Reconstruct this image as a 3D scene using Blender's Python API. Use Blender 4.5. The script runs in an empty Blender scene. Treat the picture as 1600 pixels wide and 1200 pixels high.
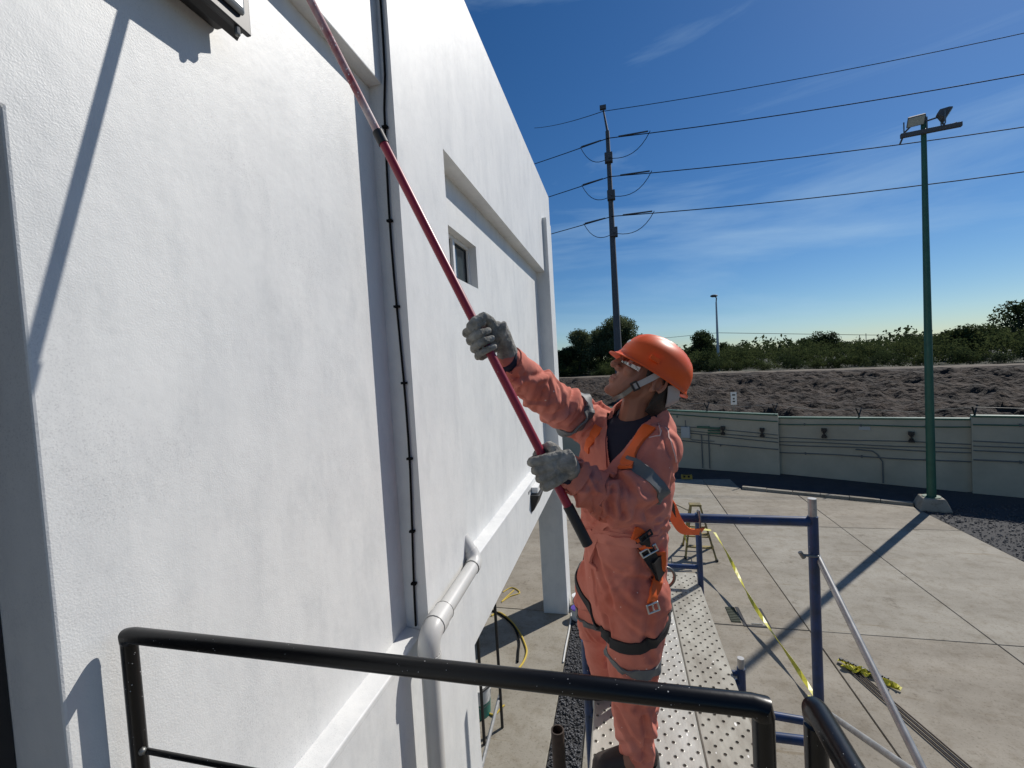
import bpy, bmesh, math, random
import numpy as np
from mathutils import Vector, Matrix, noise
from mathutils.bvhtree import BVHTree

random.seed(7)
rng = np.random.default_rng(7)
scene = bpy.context.scene
C = scene.collection

# ------------------------------------------------------------------ camera
F_PX = 690.0
CAM = Vector((0, 0, 3.85))
_dy = Vector((166, 37, -F_PX)).normalized()
_up = Vector((-.059, 1, 0)); _up.z = -(_up.x * _dy.x + _up.y * _dy.y) / _dy.z; _up.normalize()
_dx = _dy.cross(_up)
ROT = Matrix((_dx, _dy, _up))                     # camera axes -> world axes
cam_data = bpy.data.cameras.new('camera')
cam_data.sensor_width = 36.0
cam_data.lens = 36.0 * F_PX / 1600.0
cam_data.clip_start = 0.02
cam_data.clip_end = 3000
cam = bpy.data.objects.new('camera', cam_data)
C.objects.link(cam)
cam.matrix_world = Matrix.Translation(CAM) @ ROT.to_4x4()
scene.camera = cam

# ------------------------------------------------------------------ light
SUN_ELEV = math.radians(41)
SUN_AZ = math.atan2(.66, .75)
SUN_DIR = Vector((math.sin(SUN_AZ) * math.cos(SUN_ELEV), math.cos(SUN_AZ) * math.cos(SUN_ELEV), math.sin(SUN_ELEV)))
world = bpy.data.worlds.new('World')
scene.world = world
world.use_nodes = True
wn, wl = world.node_tree.nodes, world.node_tree.links
bg = wn['Background']
sky = wn.new('ShaderNodeTexSky')
sky.sky_type = 'NISHITA'
sky.sun_disc = False
sky.sun_elevation = SUN_ELEV
sky.sun_rotation = SUN_AZ
sky.altitude = 400
sky.air_density = 1.0
sky.dust_density = 0.2
sky.ozone_density = 3.5
# faint cirrus streaks
tc = wn.new('ShaderNodeTexCoord')
mp = wn.new('ShaderNodeMapping'); mp.vector_type = 'POINT'
mp.inputs['Rotation'].default_value = (math.radians(12), math.radians(-24), math.radians(-35))
mp.inputs['Scale'].default_value = (1.0, 1.4, 7.0)
mp.inputs['Location'].default_value = (1.0, 1.0, 0.7)
cn = wn.new('ShaderNodeTexNoise')
cn.inputs['Scale'].default_value = 1.15; cn.inputs['Detail'].default_value = 8; cn.inputs['Roughness'].default_value = .58
cn.inputs['Distortion'].default_value = .5
cr = wn.new('ShaderNodeValToRGB')
cr.color_ramp.elements[0].position = .51; cr.color_ramp.elements[0].color = (0, 0, 0, 1)
cr.color_ramp.elements[1].position = .80; cr.color_ramp.elements[1].color = (.5, .5, .5, 1)
cm = wn.new('ShaderNodeMixRGB'); cm.blend_type = 'MIX'
cm.inputs['Color2'].default_value = (6.8, 9.6, 12.2, 1)
hs = wn.new('ShaderNodeHueSaturation')
hs.inputs['Saturation'].default_value = 1.25
wl.new(tc.outputs['Generated'], mp.inputs['Vector'])
wl.new(mp.outputs['Vector'], cn.inputs['Vector'])
wl.new(cn.outputs['Fac'], cr.inputs['Fac'])
wl.new(cr.outputs['Color'], cm.inputs['Fac'])
wl.new(sky.outputs['Color'], hs.inputs['Color'])
tint = wn.new('ShaderNodeMixRGB'); tint.blend_type = 'MULTIPLY'; tint.inputs['Fac'].default_value = 1; tint.inputs['Color2'].default_value = (.86, .98, 1.10, 1)
wl.new(hs.outputs['Color'], tint.inputs['Color1']); wl.new(tint.outputs['Color'], cm.inputs['Color1'])
wl.new(cm.outputs['Color'], bg.inputs['Color'])
bg.inputs['Strength'].default_value = 0.066

sd = bpy.data.lights.new('sun', 'SUN')
sd.energy = 4.4
sd.angle = math.radians(.5)
sd.color = (1.0, .955, .89)
sun = bpy.data.objects.new('sun', sd)
C.objects.link(sun)
sun.location = SUN_DIR * 60
sun.rotation_euler = (-SUN_DIR).to_track_quat('-Z', 'Y').to_euler()

scene.view_settings.view_transform = 'Standard'
scene.view_settings.look = 'None'
scene.view_settings.exposure = 0.0
scene.view_settings.gamma = 1.0
scene.view_settings.use_curve_mapping = False

# ------------------------------------------------------------------ helpers
def ray(u, v):
    return ROT @ Vector((u - 800, 600 - v, -F_PX))
def W(u, v, y):                                   # the point of plane Y=y that the photo shows at (u, v)
    d = ray(u, v); return CAM + d * (y / d.y)
def WX(u, v, x):
    d = ray(u, v); return CAM + d * (x / d.x)
def G(u, v, z=0.0):
    d = ray(u, v); return CAM + d * ((z - CAM.z) / d.z)

def tag(o, label=None, cat=None, group=None, kind=None):
    if label: o['label'] = label
    if cat: o['category'] = cat
    if group: o['group'] = group
    if kind: o['kind'] = kind
    return o
def empty(name, loc, label=None, cat=None, group=None):
    o = bpy.data.objects.new(name, None); C.objects.link(o)
    o.location = loc; o.empty_display_size = .1
    return tag(o, label, cat, group)
def link(name, me, m=None, parent=None):
    if m is not None:
        me.materials.clear(); me.materials.append(m)
    o = bpy.data.objects.new(name, me); C.objects.link(o)
    if parent is not None:
        o.parent = parent
        p, off = parent, Vector((0, 0, 0))
        while p is not None:
            off += p.location; p = p.parent
        o.location = -off
    return o
def dup(root, delta, label=None, group=None):
    r = root.copy(); C.objects.link(r); r.location = root.location + Vector(delta)
    if label: r['label'] = label
    if group: r['group'] = group
    for ch in list(root.children):
        c = ch.copy(); C.objects.link(c); c.parent = r
        for g in ch.children:
            d = g.copy(); C.objects.link(d); d.parent = c
    return r

class MB:
    def __init__(s): s.v = []; s.f = []
    def add(s, vs, fs):
        b = len(s.v); s.v += [tuple(x) for x in vs]; s.f += [tuple(i + b for i in f) for f in fs]
    def box(s, x0, x1, y0, y1, z0, z1):
        s.add([(x0,y0,z0),(x1,y0,z0),(x1,y1,z0),(x0,y1,z0),(x0,y0,z1),(x1,y0,z1),(x1,y1,z1),(x0,y1,z1)],
              [(0,3,2,1),(4,5,6,7),(0,1,5,4),(1,2,6,5),(2,3,7,6),(3,0,4,7)])
        return s
    def obox(s, c, ax, ay, az):                   # centre and three half-axis vectors
        c, ax, ay, az = Vector(c), Vector(ax), Vector(ay), Vector(az)
        vs = [c + ax*i + ay*j + az*k for k in (-1,1) for i, j in ((-1,-1),(1,-1),(1,1),(-1,1))]
        fs = [(0,3,2,1),(4,5,6,7),(0,1,5,4),(1,2,6,5),(2,3,7,6),(3,0,4,7)]
        if ax.cross(ay).dot(az) < 0: fs = [f[::-1] for f in fs]
        s.add(vs, fs); return s
    def tube(s, pts, r, n=12, cap=True, sx=None):
        pts = [Vector(p) for p in pts]
        rs = r if isinstance(r, (list, tuple)) else [r] * len(pts)
        t0 = (pts[1] - pts[0]).normalized()
        a = Vector((0,0,1)) if abs(t0.z) < .9 else Vector((1,0,0))
        nrm = (a - t0 * a.dot(t0)).normalized()
        vs = []
        for i, p in enumerate(pts):
            if i == 0: t = t0
            elif i == len(pts) - 1: t = (pts[i] - pts[i-1]).normalized()
            else:
                t = ((pts[i+1] - p).normalized() + (p - pts[i-1]).normalized())
                t = t.normalized() if t.length > 1e-6 else t0
            nrm = (nrm - t * nrm.dot(t))
            nrm = nrm.normalized() if nrm.length > 1e-6 else t.orthogonal().normalized()
            b = t.cross(nrm)
            k = 1.0
            if 0 < i < len(pts) - 1:
                ca = (pts[i+1] - p).normalized().dot((p - pts[i-1]).normalized())
                k = 1.0 / max(.75, math.sqrt(max(.01, (1 + ca) / 2)))
            for j in range(n):
                w = 2 * math.pi * j / n
                vs.append(p + (nrm * math.cos(w) + b * math.sin(w)) * rs[i] * (k if 1 else 1))
        fs = []
        for i in range(len(pts) - 1):
            for j in range(n):
                fs.append((i*n+j, i*n+(j+1) % n, (i+1)*n+(j+1) % n, (i+1)*n+j))
        if cap:
            fs.append(tuple(reversed(range(n)))); fs.append(tuple(range((len(pts)-1)*n, len(pts)*n)))
        s.add(vs, fs); return s
    def capsule(s, pts, r, n=14):                 # tube with rounded ends
        pts = [Vector(p) for p in pts]; rs = list(r) if isinstance(r, (list, tuple)) else [r] * len(pts)
        d0 = (pts[0] - pts[1]).normalized(); d1 = (pts[-1] - pts[-2]).normalized()
        P, R = [], []
        for k in (.985, .8, .45): P.append(pts[0] + d0 * rs[0] * k); R.append(rs[0] * math.sqrt(1 - k*k))
        P += pts; R += rs
        for k in (.45, .8, .985): P.append(pts[-1] + d1 * rs[-1] * k); R.append(rs[-1] * math.sqrt(1 - k*k))
        return s.tube(P, R, n)
    def loft(s, rings, cap=True):                 # rings: lists of equal length
        n = len(rings[0]); vs = [p for r in rings for p in r]; fs = []
        for i in range(len(rings) - 1):
            for j in range(n):
                fs.append((i*n+j, i*n+(j+1) % n, (i+1)*n+(j+1) % n, (i+1)*n+j))
        if cap:
            fs.append(tuple(reversed(range(n)))); fs.append(tuple(range((len(rings)-1)*n, len(rings)*n)))
        s.add(vs, fs); return s
    def ellipsoid(s, c, ax, ay, az, n=16, m=10):
        c, ax, ay, az = Vector(c), Vector(ax), Vector(ay), Vector(az)
        rings = []
        for i in range(m + 1):
            t = -math.pi/2 + math.pi * (i + .02) / (m + .04)
            rings.append([c + az*math.sin(t) + (ax*math.cos(2*math.pi*j/n) + ay*math.sin(2*math.pi*j/n))*math.cos(t) for j in range(n)])
        return s.loft(rings)
    def mesh(s, name, smooth=False, bevel=0, seg=2, fix=False):
        me = bpy.data.meshes.new(name)
        me.from_pydata(s.v, [], s.f)
        if bevel or fix:
            bm = bmesh.new(); bm.from_mesh(me)
            if fix: bmesh.ops.recalc_face_normals(bm, faces=bm.faces)
            if bevel:
                es = [e for e in bm.edges if len(e.link_faces) == 2 and e.calc_face_angle(0) > .6]
                bmesh.ops.bevel(bm, geom=es, offset=bevel, segments=seg, affect='EDGES', profile=.5, clamp_overlap=True)
            bm.to_mesh(me); bm.free()
        if smooth:
            me.polygons.foreach_set('use_smooth', [True] * len(me.polygons))
            try: me.set_sharp_from_angle(angle=math.radians(40))
            except Exception: pass
        me.update()
        return me
    def build(s, name, m, parent=None, smooth=False, bevel=0, seg=2, fix=False):
        return link(name, s.mesh(name, smooth, bevel, seg, fix), m, parent)

def np_mesh(name, V, Fq, smooth=False):           # fast mesh from numpy arrays (all faces same size)
    me = bpy.data.meshes.new(name)
    V = np.asarray(V, np.float32); Fq = np.asarray(Fq, np.int32)
    k = Fq.shape[1]
    me.vertices.add(len(V)); me.vertices.foreach_set('co', V.ravel())
    me.loops.add(Fq.size); me.loops.foreach_set('vertex_index', Fq.ravel())
    me.polygons.add(len(Fq)); me.polygons.foreach_set('loop_start', np.arange(0, Fq.size, k, dtype=np.int32))
    if smooth: me.polygons.foreach_set('use_smooth', np.ones(len(Fq), bool))
    me.update(calc_edges=True); me.validate()
    return me

# ------------------------------------------------------------------ materials
def srgb(r, g, b):
    f = lambda c: (c/255/12.92) if c/255 <= .04045 else ((c/255+.055)/1.055)**2.4
    return (f(r), f(g), f(b))
def mat(name, col, rough=.6, metal=0, var=0, vscale=6, col2=None, bump=0, bscale=40, bdist=.01, spec=.5,
        specks=None, speck_scale=60, speck_t=.1, stretch=(1,1,1), detail=5, coord='Object', bump2=None, edge=None):
    m = bpy.data.materials.new(name); m.use_nodes = True
    n, l = m.node_tree.nodes, m.node_tree.links
    p = n['Principled BSDF']
    p.inputs['Roughness'].default_value = rough; p.inputs['Metallic'].default_value = metal
    p.inputs['Specular IOR Level'].default_value = spec
    tcn = n.new('ShaderNodeTexCoord'); mpn = n.new('ShaderNodeMapping')
    if coord == 'World':
        g = n.new('ShaderNodeNewGeometry'); l.new(g.outputs['Position'], mpn.inputs['Vector'])
    else: l.new(tcn.outputs[coord], mpn.inputs['Vector'])
    mpn.inputs['Scale'].default_value = stretch
    vec = mpn.outputs['Vector']
    c1 = (*col, 1)
    p.inputs['Base Color'].default_value = c1
    last = None
    if var or col2:
        c2 = (*(col2 if col2 else [max(0, c * (1 - var)) for c in col]), 1)
        nz = n.new('ShaderNodeTexNoise'); nz.inputs['Scale'].default_value = vscale; nz.inputs['Detail'].default_value = detail
        nz.inputs['Roughness'].default_value = .62
        rp = n.new('ShaderNodeValToRGB'); rp.color_ramp.elements[0].position = .36; rp.color_ramp.elements[1].position = .66
        rp.color_ramp.elements[0].color = c2; rp.color_ramp.elements[1].color = c1
        l.new(vec, nz.inputs['Vector']); l.new(nz.outputs['Fac'], rp.inputs['Fac'])
        last = rp.outputs['Color']
    if specks:
        vo = n.new('ShaderNodeTexVoronoi'); vo.inputs['Scale'].default_value = speck_scale; vo.inputs['Randomness'].default_value = 1
        nz2 = n.new('ShaderNodeTexNoise'); nz2.inputs['Scale'].default_value = speck_scale * .13; nz2.inputs['Detail'].default_value = 3
        ma = n.new('ShaderNodeMath'); ma.operation = 'MULTIPLY_ADD'; ma.inputs[1].default_value = .35; ma.inputs[2].default_value = speck_t - .21
        lt = n.new('ShaderNodeMath'); lt.operation = 'LESS_THAN'
        mx = n.new('ShaderNodeMixRGB'); mx.inputs['Color2'].default_value = (*specks, 1)
        if last: l.new(last, mx.inputs['Color1'])
        else: mx.inputs['Color1'].default_value = c1
        l.new(vec, vo.inputs['Vector']); l.new(vec, nz2.inputs['Vector'])
        l.new(nz2.outputs['Fac'], ma.inputs[0]); l.new(ma.outputs[0], lt.inputs[1]); l.new(vo.outputs['Distance'], lt.inputs[0])
        l.new(lt.outputs[0], mx.inputs['Fac']); last = mx.outputs['Color']
    if last: l.new(last, p.inputs['Base Color'])
    if bump:
        nb = n.new('ShaderNodeTexNoise'); nb.inputs['Scale'].default_value = bscale; nb.inputs['Detail'].default_value = 4
        bp = n.new('ShaderNodeBump'); bp.inputs['Strength'].default_value = bump; bp.inputs['Distance'].default_value = bdist
        l.new(vec, nb.inputs['Vector']); l.new(nb.outputs['Fac'], bp.inputs['Height'])
        if bump2:
            nb2 = n.new('ShaderNodeTexNoise'); nb2.inputs['Scale'].default_value = bump2[1]; nb2.inputs['Detail'].default_value = 3
            bp2 = n.new('ShaderNodeBump'); bp2.inputs['Strength'].default_value = bump2[0]; bp2.inputs['Distance'].default_value = bump2[2]
            l.new(vec, nb2.inputs['Vector']); l.new(nb2.outputs['Fac'], bp2.inputs['Height']); l.new(bp.outputs['Normal'], bp2.inputs['Normal'])
            l.new(bp2.outputs['Normal'], p.inputs['Normal'])
        else: l.new(bp.outputs['Normal'], p.inputs['Normal'])
    return m

M = {}
# white painted plaster: trowel relief, fine sand, patchy thin paint
def plaster():
    m = bpy.data.materials.new('white_plaster'); m.use_nodes = True
    n, l = m.node_tree.nodes, m.node_tree.links
    p = n['Principled BSDF']
    g = n.new('ShaderNodeNewGeometry'); pos = g.outputs['Position']
    def nz(scale, detail=4, rough=.6, stretch=None):
        t = n.new('ShaderNodeTexNoise'); t.inputs['Scale'].default_value = scale; t.inputs['Detail'].default_value = detail
        t.inputs['Roughness'].default_value = rough
        if stretch:
            mm = n.new('ShaderNodeMapping'); mm.inputs['Scale'].default_value = stretch
            l.new(pos, mm.inputs['Vector']); l.new(mm.outputs['Vector'], t.inputs['Vector'])
        else: l.new(pos, t.inputs['Vector'])
        return t.outputs['Fac']
    def ramp(src, a, b, ca, cb):
        r = n.new('ShaderNodeValToRGB'); r.color_ramp.elements[0].position = a; r.color_ramp.elements[1].position = b
        r.color_ramp.elements[0].color = (*ca, 1); r.color_ramp.elements[1].color = (*cb, 1); l.new(src, r.inputs['Fac']); return r.outputs['Color']
    def mul(a, b, fac=1.0):
        x = n.new('ShaderNodeMixRGB'); x.blend_type = 'MULTIPLY'; x.inputs['Fac'].default_value = fac
        l.new(a, x.inputs['Color1']); l.new(b, x.inputs['Color2']); return x.outputs['Color']
    base = ramp(nz(2.6, 7, .68, (1, 1, .55)), .30, .60, (.655, .66, .65), (.735, .735, .715))
    streak = ramp(nz(9, 5, .7, (1, 1, .16)), .36, .56, (.955, .957, .96), (1, 1, 1))
    fine = ramp(nz(210, 3, .75), .33, .48, (.76, .76, .77), (1, 1, 1))
    patch = ramp(nz(1.7, 6, .72), .47, .63, (0, 0, 0), (1, 1, 1))
    smear = ramp(nz(4.2, 6, .72, (1, 1.6, .8)), .34, .50, (.92, .925, .93), (1, 1, 1))
    col = mul(mul(base, streak), smear)
    x = n.new('ShaderNodeMixRGB'); x.blend_type = 'MULTIPLY'; l.new(patch, x.inputs['Fac']); l.new(col, x.inputs['Color1']); l.new(fine, x.inputs['Color2'])
    l.new(x.outputs['Color'], p.inputs['Base Color'])
    p.inputs['Roughness'].default_value = .5
    p.inputs['Specular IOR Level'].default_value = .34
    nrm = None
    for sc, st, di, de in ((6, .25, .010, 3), (34, .16, .004, 4), (230, .6, .0016, 2)):
        b = n.new('ShaderNodeBump'); b.inputs['Strength'].default_value = st; b.inputs['Distance'].default_value = di
        l.new(nz(sc, de), b.inputs['Height'])
        if sc > 10:                                # worked smooth in places, left sandy in others
            mr = n.new('ShaderNodeMapRange'); mr.inputs['From Min'].default_value = .36; mr.inputs['From Max'].default_value = .62
            mr.inputs['To Min'].default_value = st * .12; mr.inputs['To Max'].default_value = st
            l.new(nz(1.9 if sc > 100 else 3.1, 4, .55), mr.inputs['Value']); l.new(mr.outputs['Result'], b.inputs['Strength'])
        if nrm: l.new(nrm, b.inputs['Normal'])
        nrm = b.outputs['Normal']
    l.new(nrm, p.inputs['Normal'])
    return m
M['plaster'] = plaster()
M['concrete'] = mat('pale_concrete', (.29, .265, .212), .85, col2=(.19, .168, .13), vscale=.85, detail=9, bump=.35, bscale=38, bdist=.006,
                    specks=(.17, .155, .13), speck_scale=9, speck_t=.06, coord='World', stretch=(1, 2.2, 1))
M['concrete_b'] = mat('warm_concrete', (.27, .238, .186), .85, col2=(.17, .148, .112), vscale=1.1, detail=9, bump=.35, bscale=38, bdist=.006,
                      specks=(.15, .135, .115), speck_scale=8, speck_t=.07, coord='World', stretch=(1, 2.4, 1))
def weathered(base, dark, seed):
    m = mat('stained_concrete', base, .85, col2=dark, vscale=.8, detail=9, bump=.35, bscale=42, bdist=.006, coord='World', stretch=(1, 1.9, 1))
    n, l = m.node_tree.nodes, m.node_tree.links; p = n['Principled BSDF']; src = p.inputs['Base Color'].links[0].from_socket
    g = n.new('ShaderNodeNewGeometry')
    def layer(src, scale, a, b, col, stretch=(1, 1, 1), detail=6, rough=.7):
        mm = n.new('ShaderNodeMapping'); mm.inputs['Scale'].default_value = stretch; mm.inputs['Location'].default_value = (seed, seed * 2.3, 0)
        t = n.new('ShaderNodeTexNoise'); t.inputs['Scale'].default_value = scale; t.inputs['Detail'].default_value = detail; t.inputs['Roughness'].default_value = rough
        r = n.new('ShaderNodeValToRGB'); r.color_ramp.elements[0].position = a; r.color_ramp.elements[1].position = b
        r.color_ramp.elements[0].color = (*col, 1); r.color_ramp.elements[1].color = (1, 1, 1, 1)
        x = n.new('ShaderNodeMixRGB'); x.blend_type = 'MULTIPLY'; x.inputs['Fac'].default_value = 1
        l.new(g.outputs['Position'], mm.inputs['Vector']); l.new(mm.outputs['Vector'], t.inputs['Vector']); l.new(t.outputs['Fac'], r.inputs['Fac'])
        l.new(src, x.inputs['Color1']); l.new(r.outputs['Color'], x.inputs['Color2']); return x.outputs['Color']
    src = layer(src, 5.5, .34, .52, (.80, .77, .72))                    # dusty blotches
    src = layer(src, 2.2, .30, .40, (.52, .48, .42), (1, 1, 1), 8)      # old damp stains
    src = layer(src, 34, .34, .44, (.72, .70, .66), detail=3)           # grit
    src = layer(src, 1.6, .33, .40, (.80, .74, .64), (.35, 4.5, 1), 7)  # broom and hose streaks
    l.new(src, p.inputs['Base Color']); return m
M['concrete'] = weathered((.345, .318, .262), (.25, .225, .178), 0)
M['concrete_b'] = weathered((.325, .29, .232), (.225, .197, .152), 7.3)
M['asphalt'] = mat('dark_asphalt', (.052, .052, .055), .9, var=.3, vscale=3, bump=.5, bscale=120, bdist=.006, coord='World')
M['gravel'] = mat('dark_gravel', (.075, .075, .078), .9, var=.5, vscale=55, bump=1, bscale=60, bdist=.02, coord='World')
M['stone'] = mat('grey_stone', (.13, .13, .135), .85, col2=(.06, .06, .062), vscale=14, coord='World')
M['dirt'] = mat('brown_soil', (.042, .024, .0125), .95, col2=(.015, .0092, .0052), vscale=.8, detail=9, bump=1.0, bscale=3.2, bdist=.35, coord='World',
                bump2=(.8, 16, .06))
M['rim_soil'] = mat('pale_dry_soil', (.17, .14, .105), .95, var=.3, vscale=2, coord='World', bump=.5, bscale=8, bdist=.1)
M['scrub'] = mat('scrub_ground', (.05, .055, .03), .95, var=.4, vscale=.3, coord='World')
M['fence'] = mat('cream_painted_block', (.47, .43, .325), .8, var=.18, vscale=1.2, detail=7, coord='World', bump=.2, bscale=30, bdist=.006)
M['green'] = mat('green_paint', (.028, .115, .072), .45, var=.2, vscale=5)
M['cap_green'] = mat('weathered_green', (.05, .14, .085), .55, var=.25, vscale=4)
M['darkpole'] = mat('grey_pole_concrete', (.10, .105, .115), .7, var=.2, vscale=3)
M['palepole'] = mat('galvanised_pole', (.45, .47, .48), .5, metal=.3)
M['black'] = mat('black_gloss_paint', (.0035, .0035, .004), .30, spec=.35, bump=.06, bscale=60, bdist=.004, specks=(.5, .5, .5), speck_scale=110, speck_t=.085)
M['blackmat'] = mat('black_plastic', (.012, .012, .013), .5)
M['rubber'] = mat('black_rubber', (.015, .015, .016), .6)
M['blue'] = mat('navy_scaffold_paint', (.010, .040, .140), .42, col2=(.012, .030, .075), vscale=18, specks=(.5, .5, .49), speck_scale=26, speck_t=.085)
M['galv'] = mat('galvanised_steel', (.42, .42, .41), .45, metal=.55, var=.25, vscale=25)
M['rust'] = mat('rusty_steel', (.055, .035, .026), .75, var=.5, vscale=20, bump=.3, bscale=60, bdist=.003)
M['plank'] = mat('galvanised_plank', (.52, .51, .465), .5, metal=.25, col2=(.33, .31, .265), vscale=7, detail=9, specks=(.82, .81, .78), speck_scale=22, speck_t=.10, bump=.25, bscale=45, bdist=.004, stretch=(1, .45, 1))
M['plank_dirty'] = mat('dirty_plank', (.40, .385, .33), .65, metal=.15, col2=(.23, .21, .17), vscale=9, detail=9, specks=(.75, .74, .7), speck_scale=24, speck_t=.10, bump=.3, bscale=40, bdist=.004, stretch=(1, .45, 1))
M['pvc'] = mat('grey_white_pvc', (.56, .555, .53), .42, var=.1, vscale=6, specks=(.28, .27, .25), speck_scale=35, speck_t=.045)
M['cable'] = mat('black_cable', (.010, .010, .010), .8, spec=.1)
M['pole_red'] = mat('crimson_pole', (.30, .012, .035), .38, var=.15, vscale=10, specks=(.72, .62, .62), speck_scale=55, speck_t=.05)
M['pole_pink'] = mat('paint_flecked_pole', (.30, .05, .06), .5, col2=(.52, .42, .41), vscale=16, specks=(.75, .7, .69), speck_scale=90, speck_t=.2, stretch=(1,1,.6))
M['cover'] = mat('faded_salmon_cloth', (.67, .26, .20), .92, col2=(.50, .14, .095), vscale=3.2, detail=7, bump=.25, bscale=420, bdist=.0012, specks=(.78, .56, .49), speck_scale=26, speck_t=.07, spec=.2)
M['band'] = mat('grey_reflective_tape', (.12, .13, .135), .6, var=.2, vscale=14)
M['seam'] = mat('pale_thread', (.72, .50, .44), .9)
M['orange_web'] = mat('orange_webbing', (.82, .125, .012), .6, var=.12, vscale=30, bump=.3, bscale=300, bdist=.001)
M['black_web'] = mat('black_webbing', (.010, .010, .012), .75, bump=.3, bscale=300, bdist=.001)
M['steel'] = mat('bright_steel', (.6, .6, .58), .3, metal=1)
M['dsteel'] = mat('dull_steel', (.20, .20, .19), .45, metal=.8)
M['helmet'] = mat('orange_plastic', (.78, .105, .016), .42, var=.08, vscale=14, spec=.3)
M['skin'] = mat('tan_skin', (.30, .135, .085), .55, var=.15, vscale=14, bump=.12, bscale=160, bdist=.002)
M['lip'] = mat('lips', (.25, .09, .07), .5)
M['eye'] = mat('eye_white', (.6, .58, .55), .2)
M['hair'] = mat('black_hair', (.008, .007, .006), .6, bump=.6, bscale=160, bdist=.004, stretch=(1, 1, .2))
M['navy'] = mat('navy_cotton', (.010, .012, .028), .9, bump=.2, bscale=300, bdist=.001)
M['glove'] = mat('grey_knit_glove', (.34, .33, .30), .95, col2=(.15, .145, .13), vscale=26, bump=.9, bscale=210, bdist=.003, spec=.15)
M['boot'] = mat('dark_leather', (.03, .022, .018), .6)
M['grey_strap'] = mat('grey_strap', (.33, .34, .35), .8, bump=.2, bscale=300, bdist=.001)
M['yellow'] = mat('yellow_fibreglass', (.34, .26, .075), .5, col2=(.12, .095, .045), vscale=9, var=.3)
M['tape'] = mat('yellow_tape', (.62, .56, .04), .4, var=.25, vscale=12)
M['print'] = mat('black_print', (.012, .012, .012), .5)
M['wood'] = mat('pale_timber', (.42, .36, .25), .8)
M['teal'] = mat('green_bucket_plastic', (.015, .16, .13), .4, var=.2, vscale=8)
M['bucket_white'] = mat('white_bucket_plastic', (.62, .62, .60), .4, specks=(.3, .3, .3), speck_scale=30, speck_t=.06)
M['purple'] = mat('purple_lid', (.10, .05, .33), .35)
M['ropeyellow'] = mat('yellow_rope', (.55, .40, .06), .8)
M['leaf'] = mat('dark_leaves', (.050, .068, .028), .6, col2=(.030, .042, .018), vscale=.6, spec=.3)
M['leaf2'] = mat('olive_leaves', (.078, .088, .032), .65, col2=(.045, .058, .02), vscale=.5, spec=.3)
M['leaf3'] = mat('grey_green_leaves', (.095, .11, .06), .55, col2=(.05, .066, .03), vscale=.7, spec=.4)
def leaf_mat(name, c1, c2):
    m = bpy.data.materials.new(name); m.use_nodes = True; n, l = m.node_tree.nodes, m.node_tree.links
    n.remove(n['Principled BSDF'])
    g = n.new('ShaderNodeNewGeometry'); t = n.new('ShaderNodeTexNoise'); t.inputs['Scale'].default_value = .8; t.inputs['Detail'].default_value = 4
    r = n.new('ShaderNodeValToRGB'); r.color_ramp.elements[0].position = .38; r.color_ramp.elements[1].position = .62
    r.color_ramp.elements[0].color = (*c2, 1); r.color_ramp.elements[1].color = (*c1, 1)
    l.new(g.outputs['Position'], t.inputs['Vector']); l.new(t.outputs['Fac'], r.inputs['Fac'])
    d = n.new('ShaderNodeBsdfDiffuse'); tr = n.new('ShaderNodeBsdfTranslucent'); mx = n.new('ShaderNodeMixShader'); mx.inputs['Fac'].default_value = .38
    l.new(r.outputs['Color'], d.inputs['Color']); l.new(r.outputs['Color'], tr.inputs['Color'])
    l.new(d.outputs['BSDF'], mx.inputs[1]); l.new(tr.outputs['BSDF'], mx.inputs[2]); l.new(mx.outputs['Shader'], n['Material Output'].inputs['Surface'])
    return m
M['leaf'] = leaf_mat('dark_leaves', (.062, .084, .036), (.036, .052, .024))
M['leaf2'] = leaf_mat('olive_leaves', (.085, .104, .040), (.046, .064, .026))
M['leaf3'] = leaf_mat('grey_green_leaves', (.16, .185, .10), (.072, .092, .045))
M['bark'] = mat('dark_bark', (.055, .045, .035), .9, var=.3, vscale=8)
M['alu'] = mat('white_aluminium', (.72, .72, .70), .4)
M['lampglass'] = mat('lamp_lens', (.30, .32, .33), .28, spec=.5)
M['led'] = mat('led_prism', (.55, .60, .68), .12, var=.35, vscale=180)
M['grate'] = mat('mossy_grate', (.05, .06, .035), .8, var=.4, vscale=30)
M['wheelstop'] = mat('yellow_wheel_stop', (.30, .21, .03), .7)
M['box_grey'] = mat('grey_box', (.42, .44, .43), .6)
M['pipe_grey'] = mat('grey_conduit', (.13, .135, .13), .6)
M['darkin'] = mat('dark_door', (.012, .012, .014), .5)
M['floodglass'] = mat('flood_glass', (.35, .40, .38), .2)

def glass_mat(name, col, alpha, rough=.06):
    m = bpy.data.materials.new(name); m.use_nodes = True
    n, l = m.node_tree.nodes, m.node_tree.links
    n.remove(n['Principled BSDF'])
    t = n.new('ShaderNodeBsdfTransparent'); g = n.new('ShaderNodeBsdfGlossy'); mx = n.new('ShaderNodeMixShader'); fr = n.new('ShaderNodeFresnel')
    t.inputs['Color'].default_value = (*col, 1); g.inputs['Roughness'].default_value = rough
    ma = n.new('ShaderNodeMath'); ma.operation = 'ADD'; ma.inputs[1].default_value = alpha
    l.new(fr.outputs['Fac'], ma.inputs[0]); l.new(ma.outputs[0], mx.inputs['Fac'])
    l.new(t.outputs['BSDF'], mx.inputs[1]); l.new(g.outputs['BSDF'], mx.inputs[2]); l.new(mx.outputs['Shader'], n['Material Output'].inputs['Surface'])
    return m
M['goggle'] = glass_mat('clear_lens', (.88, .90, .92), .16)
M['winglass'] = mat('window_glass', (.03, .045, .05), .05, spec=.8)


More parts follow.
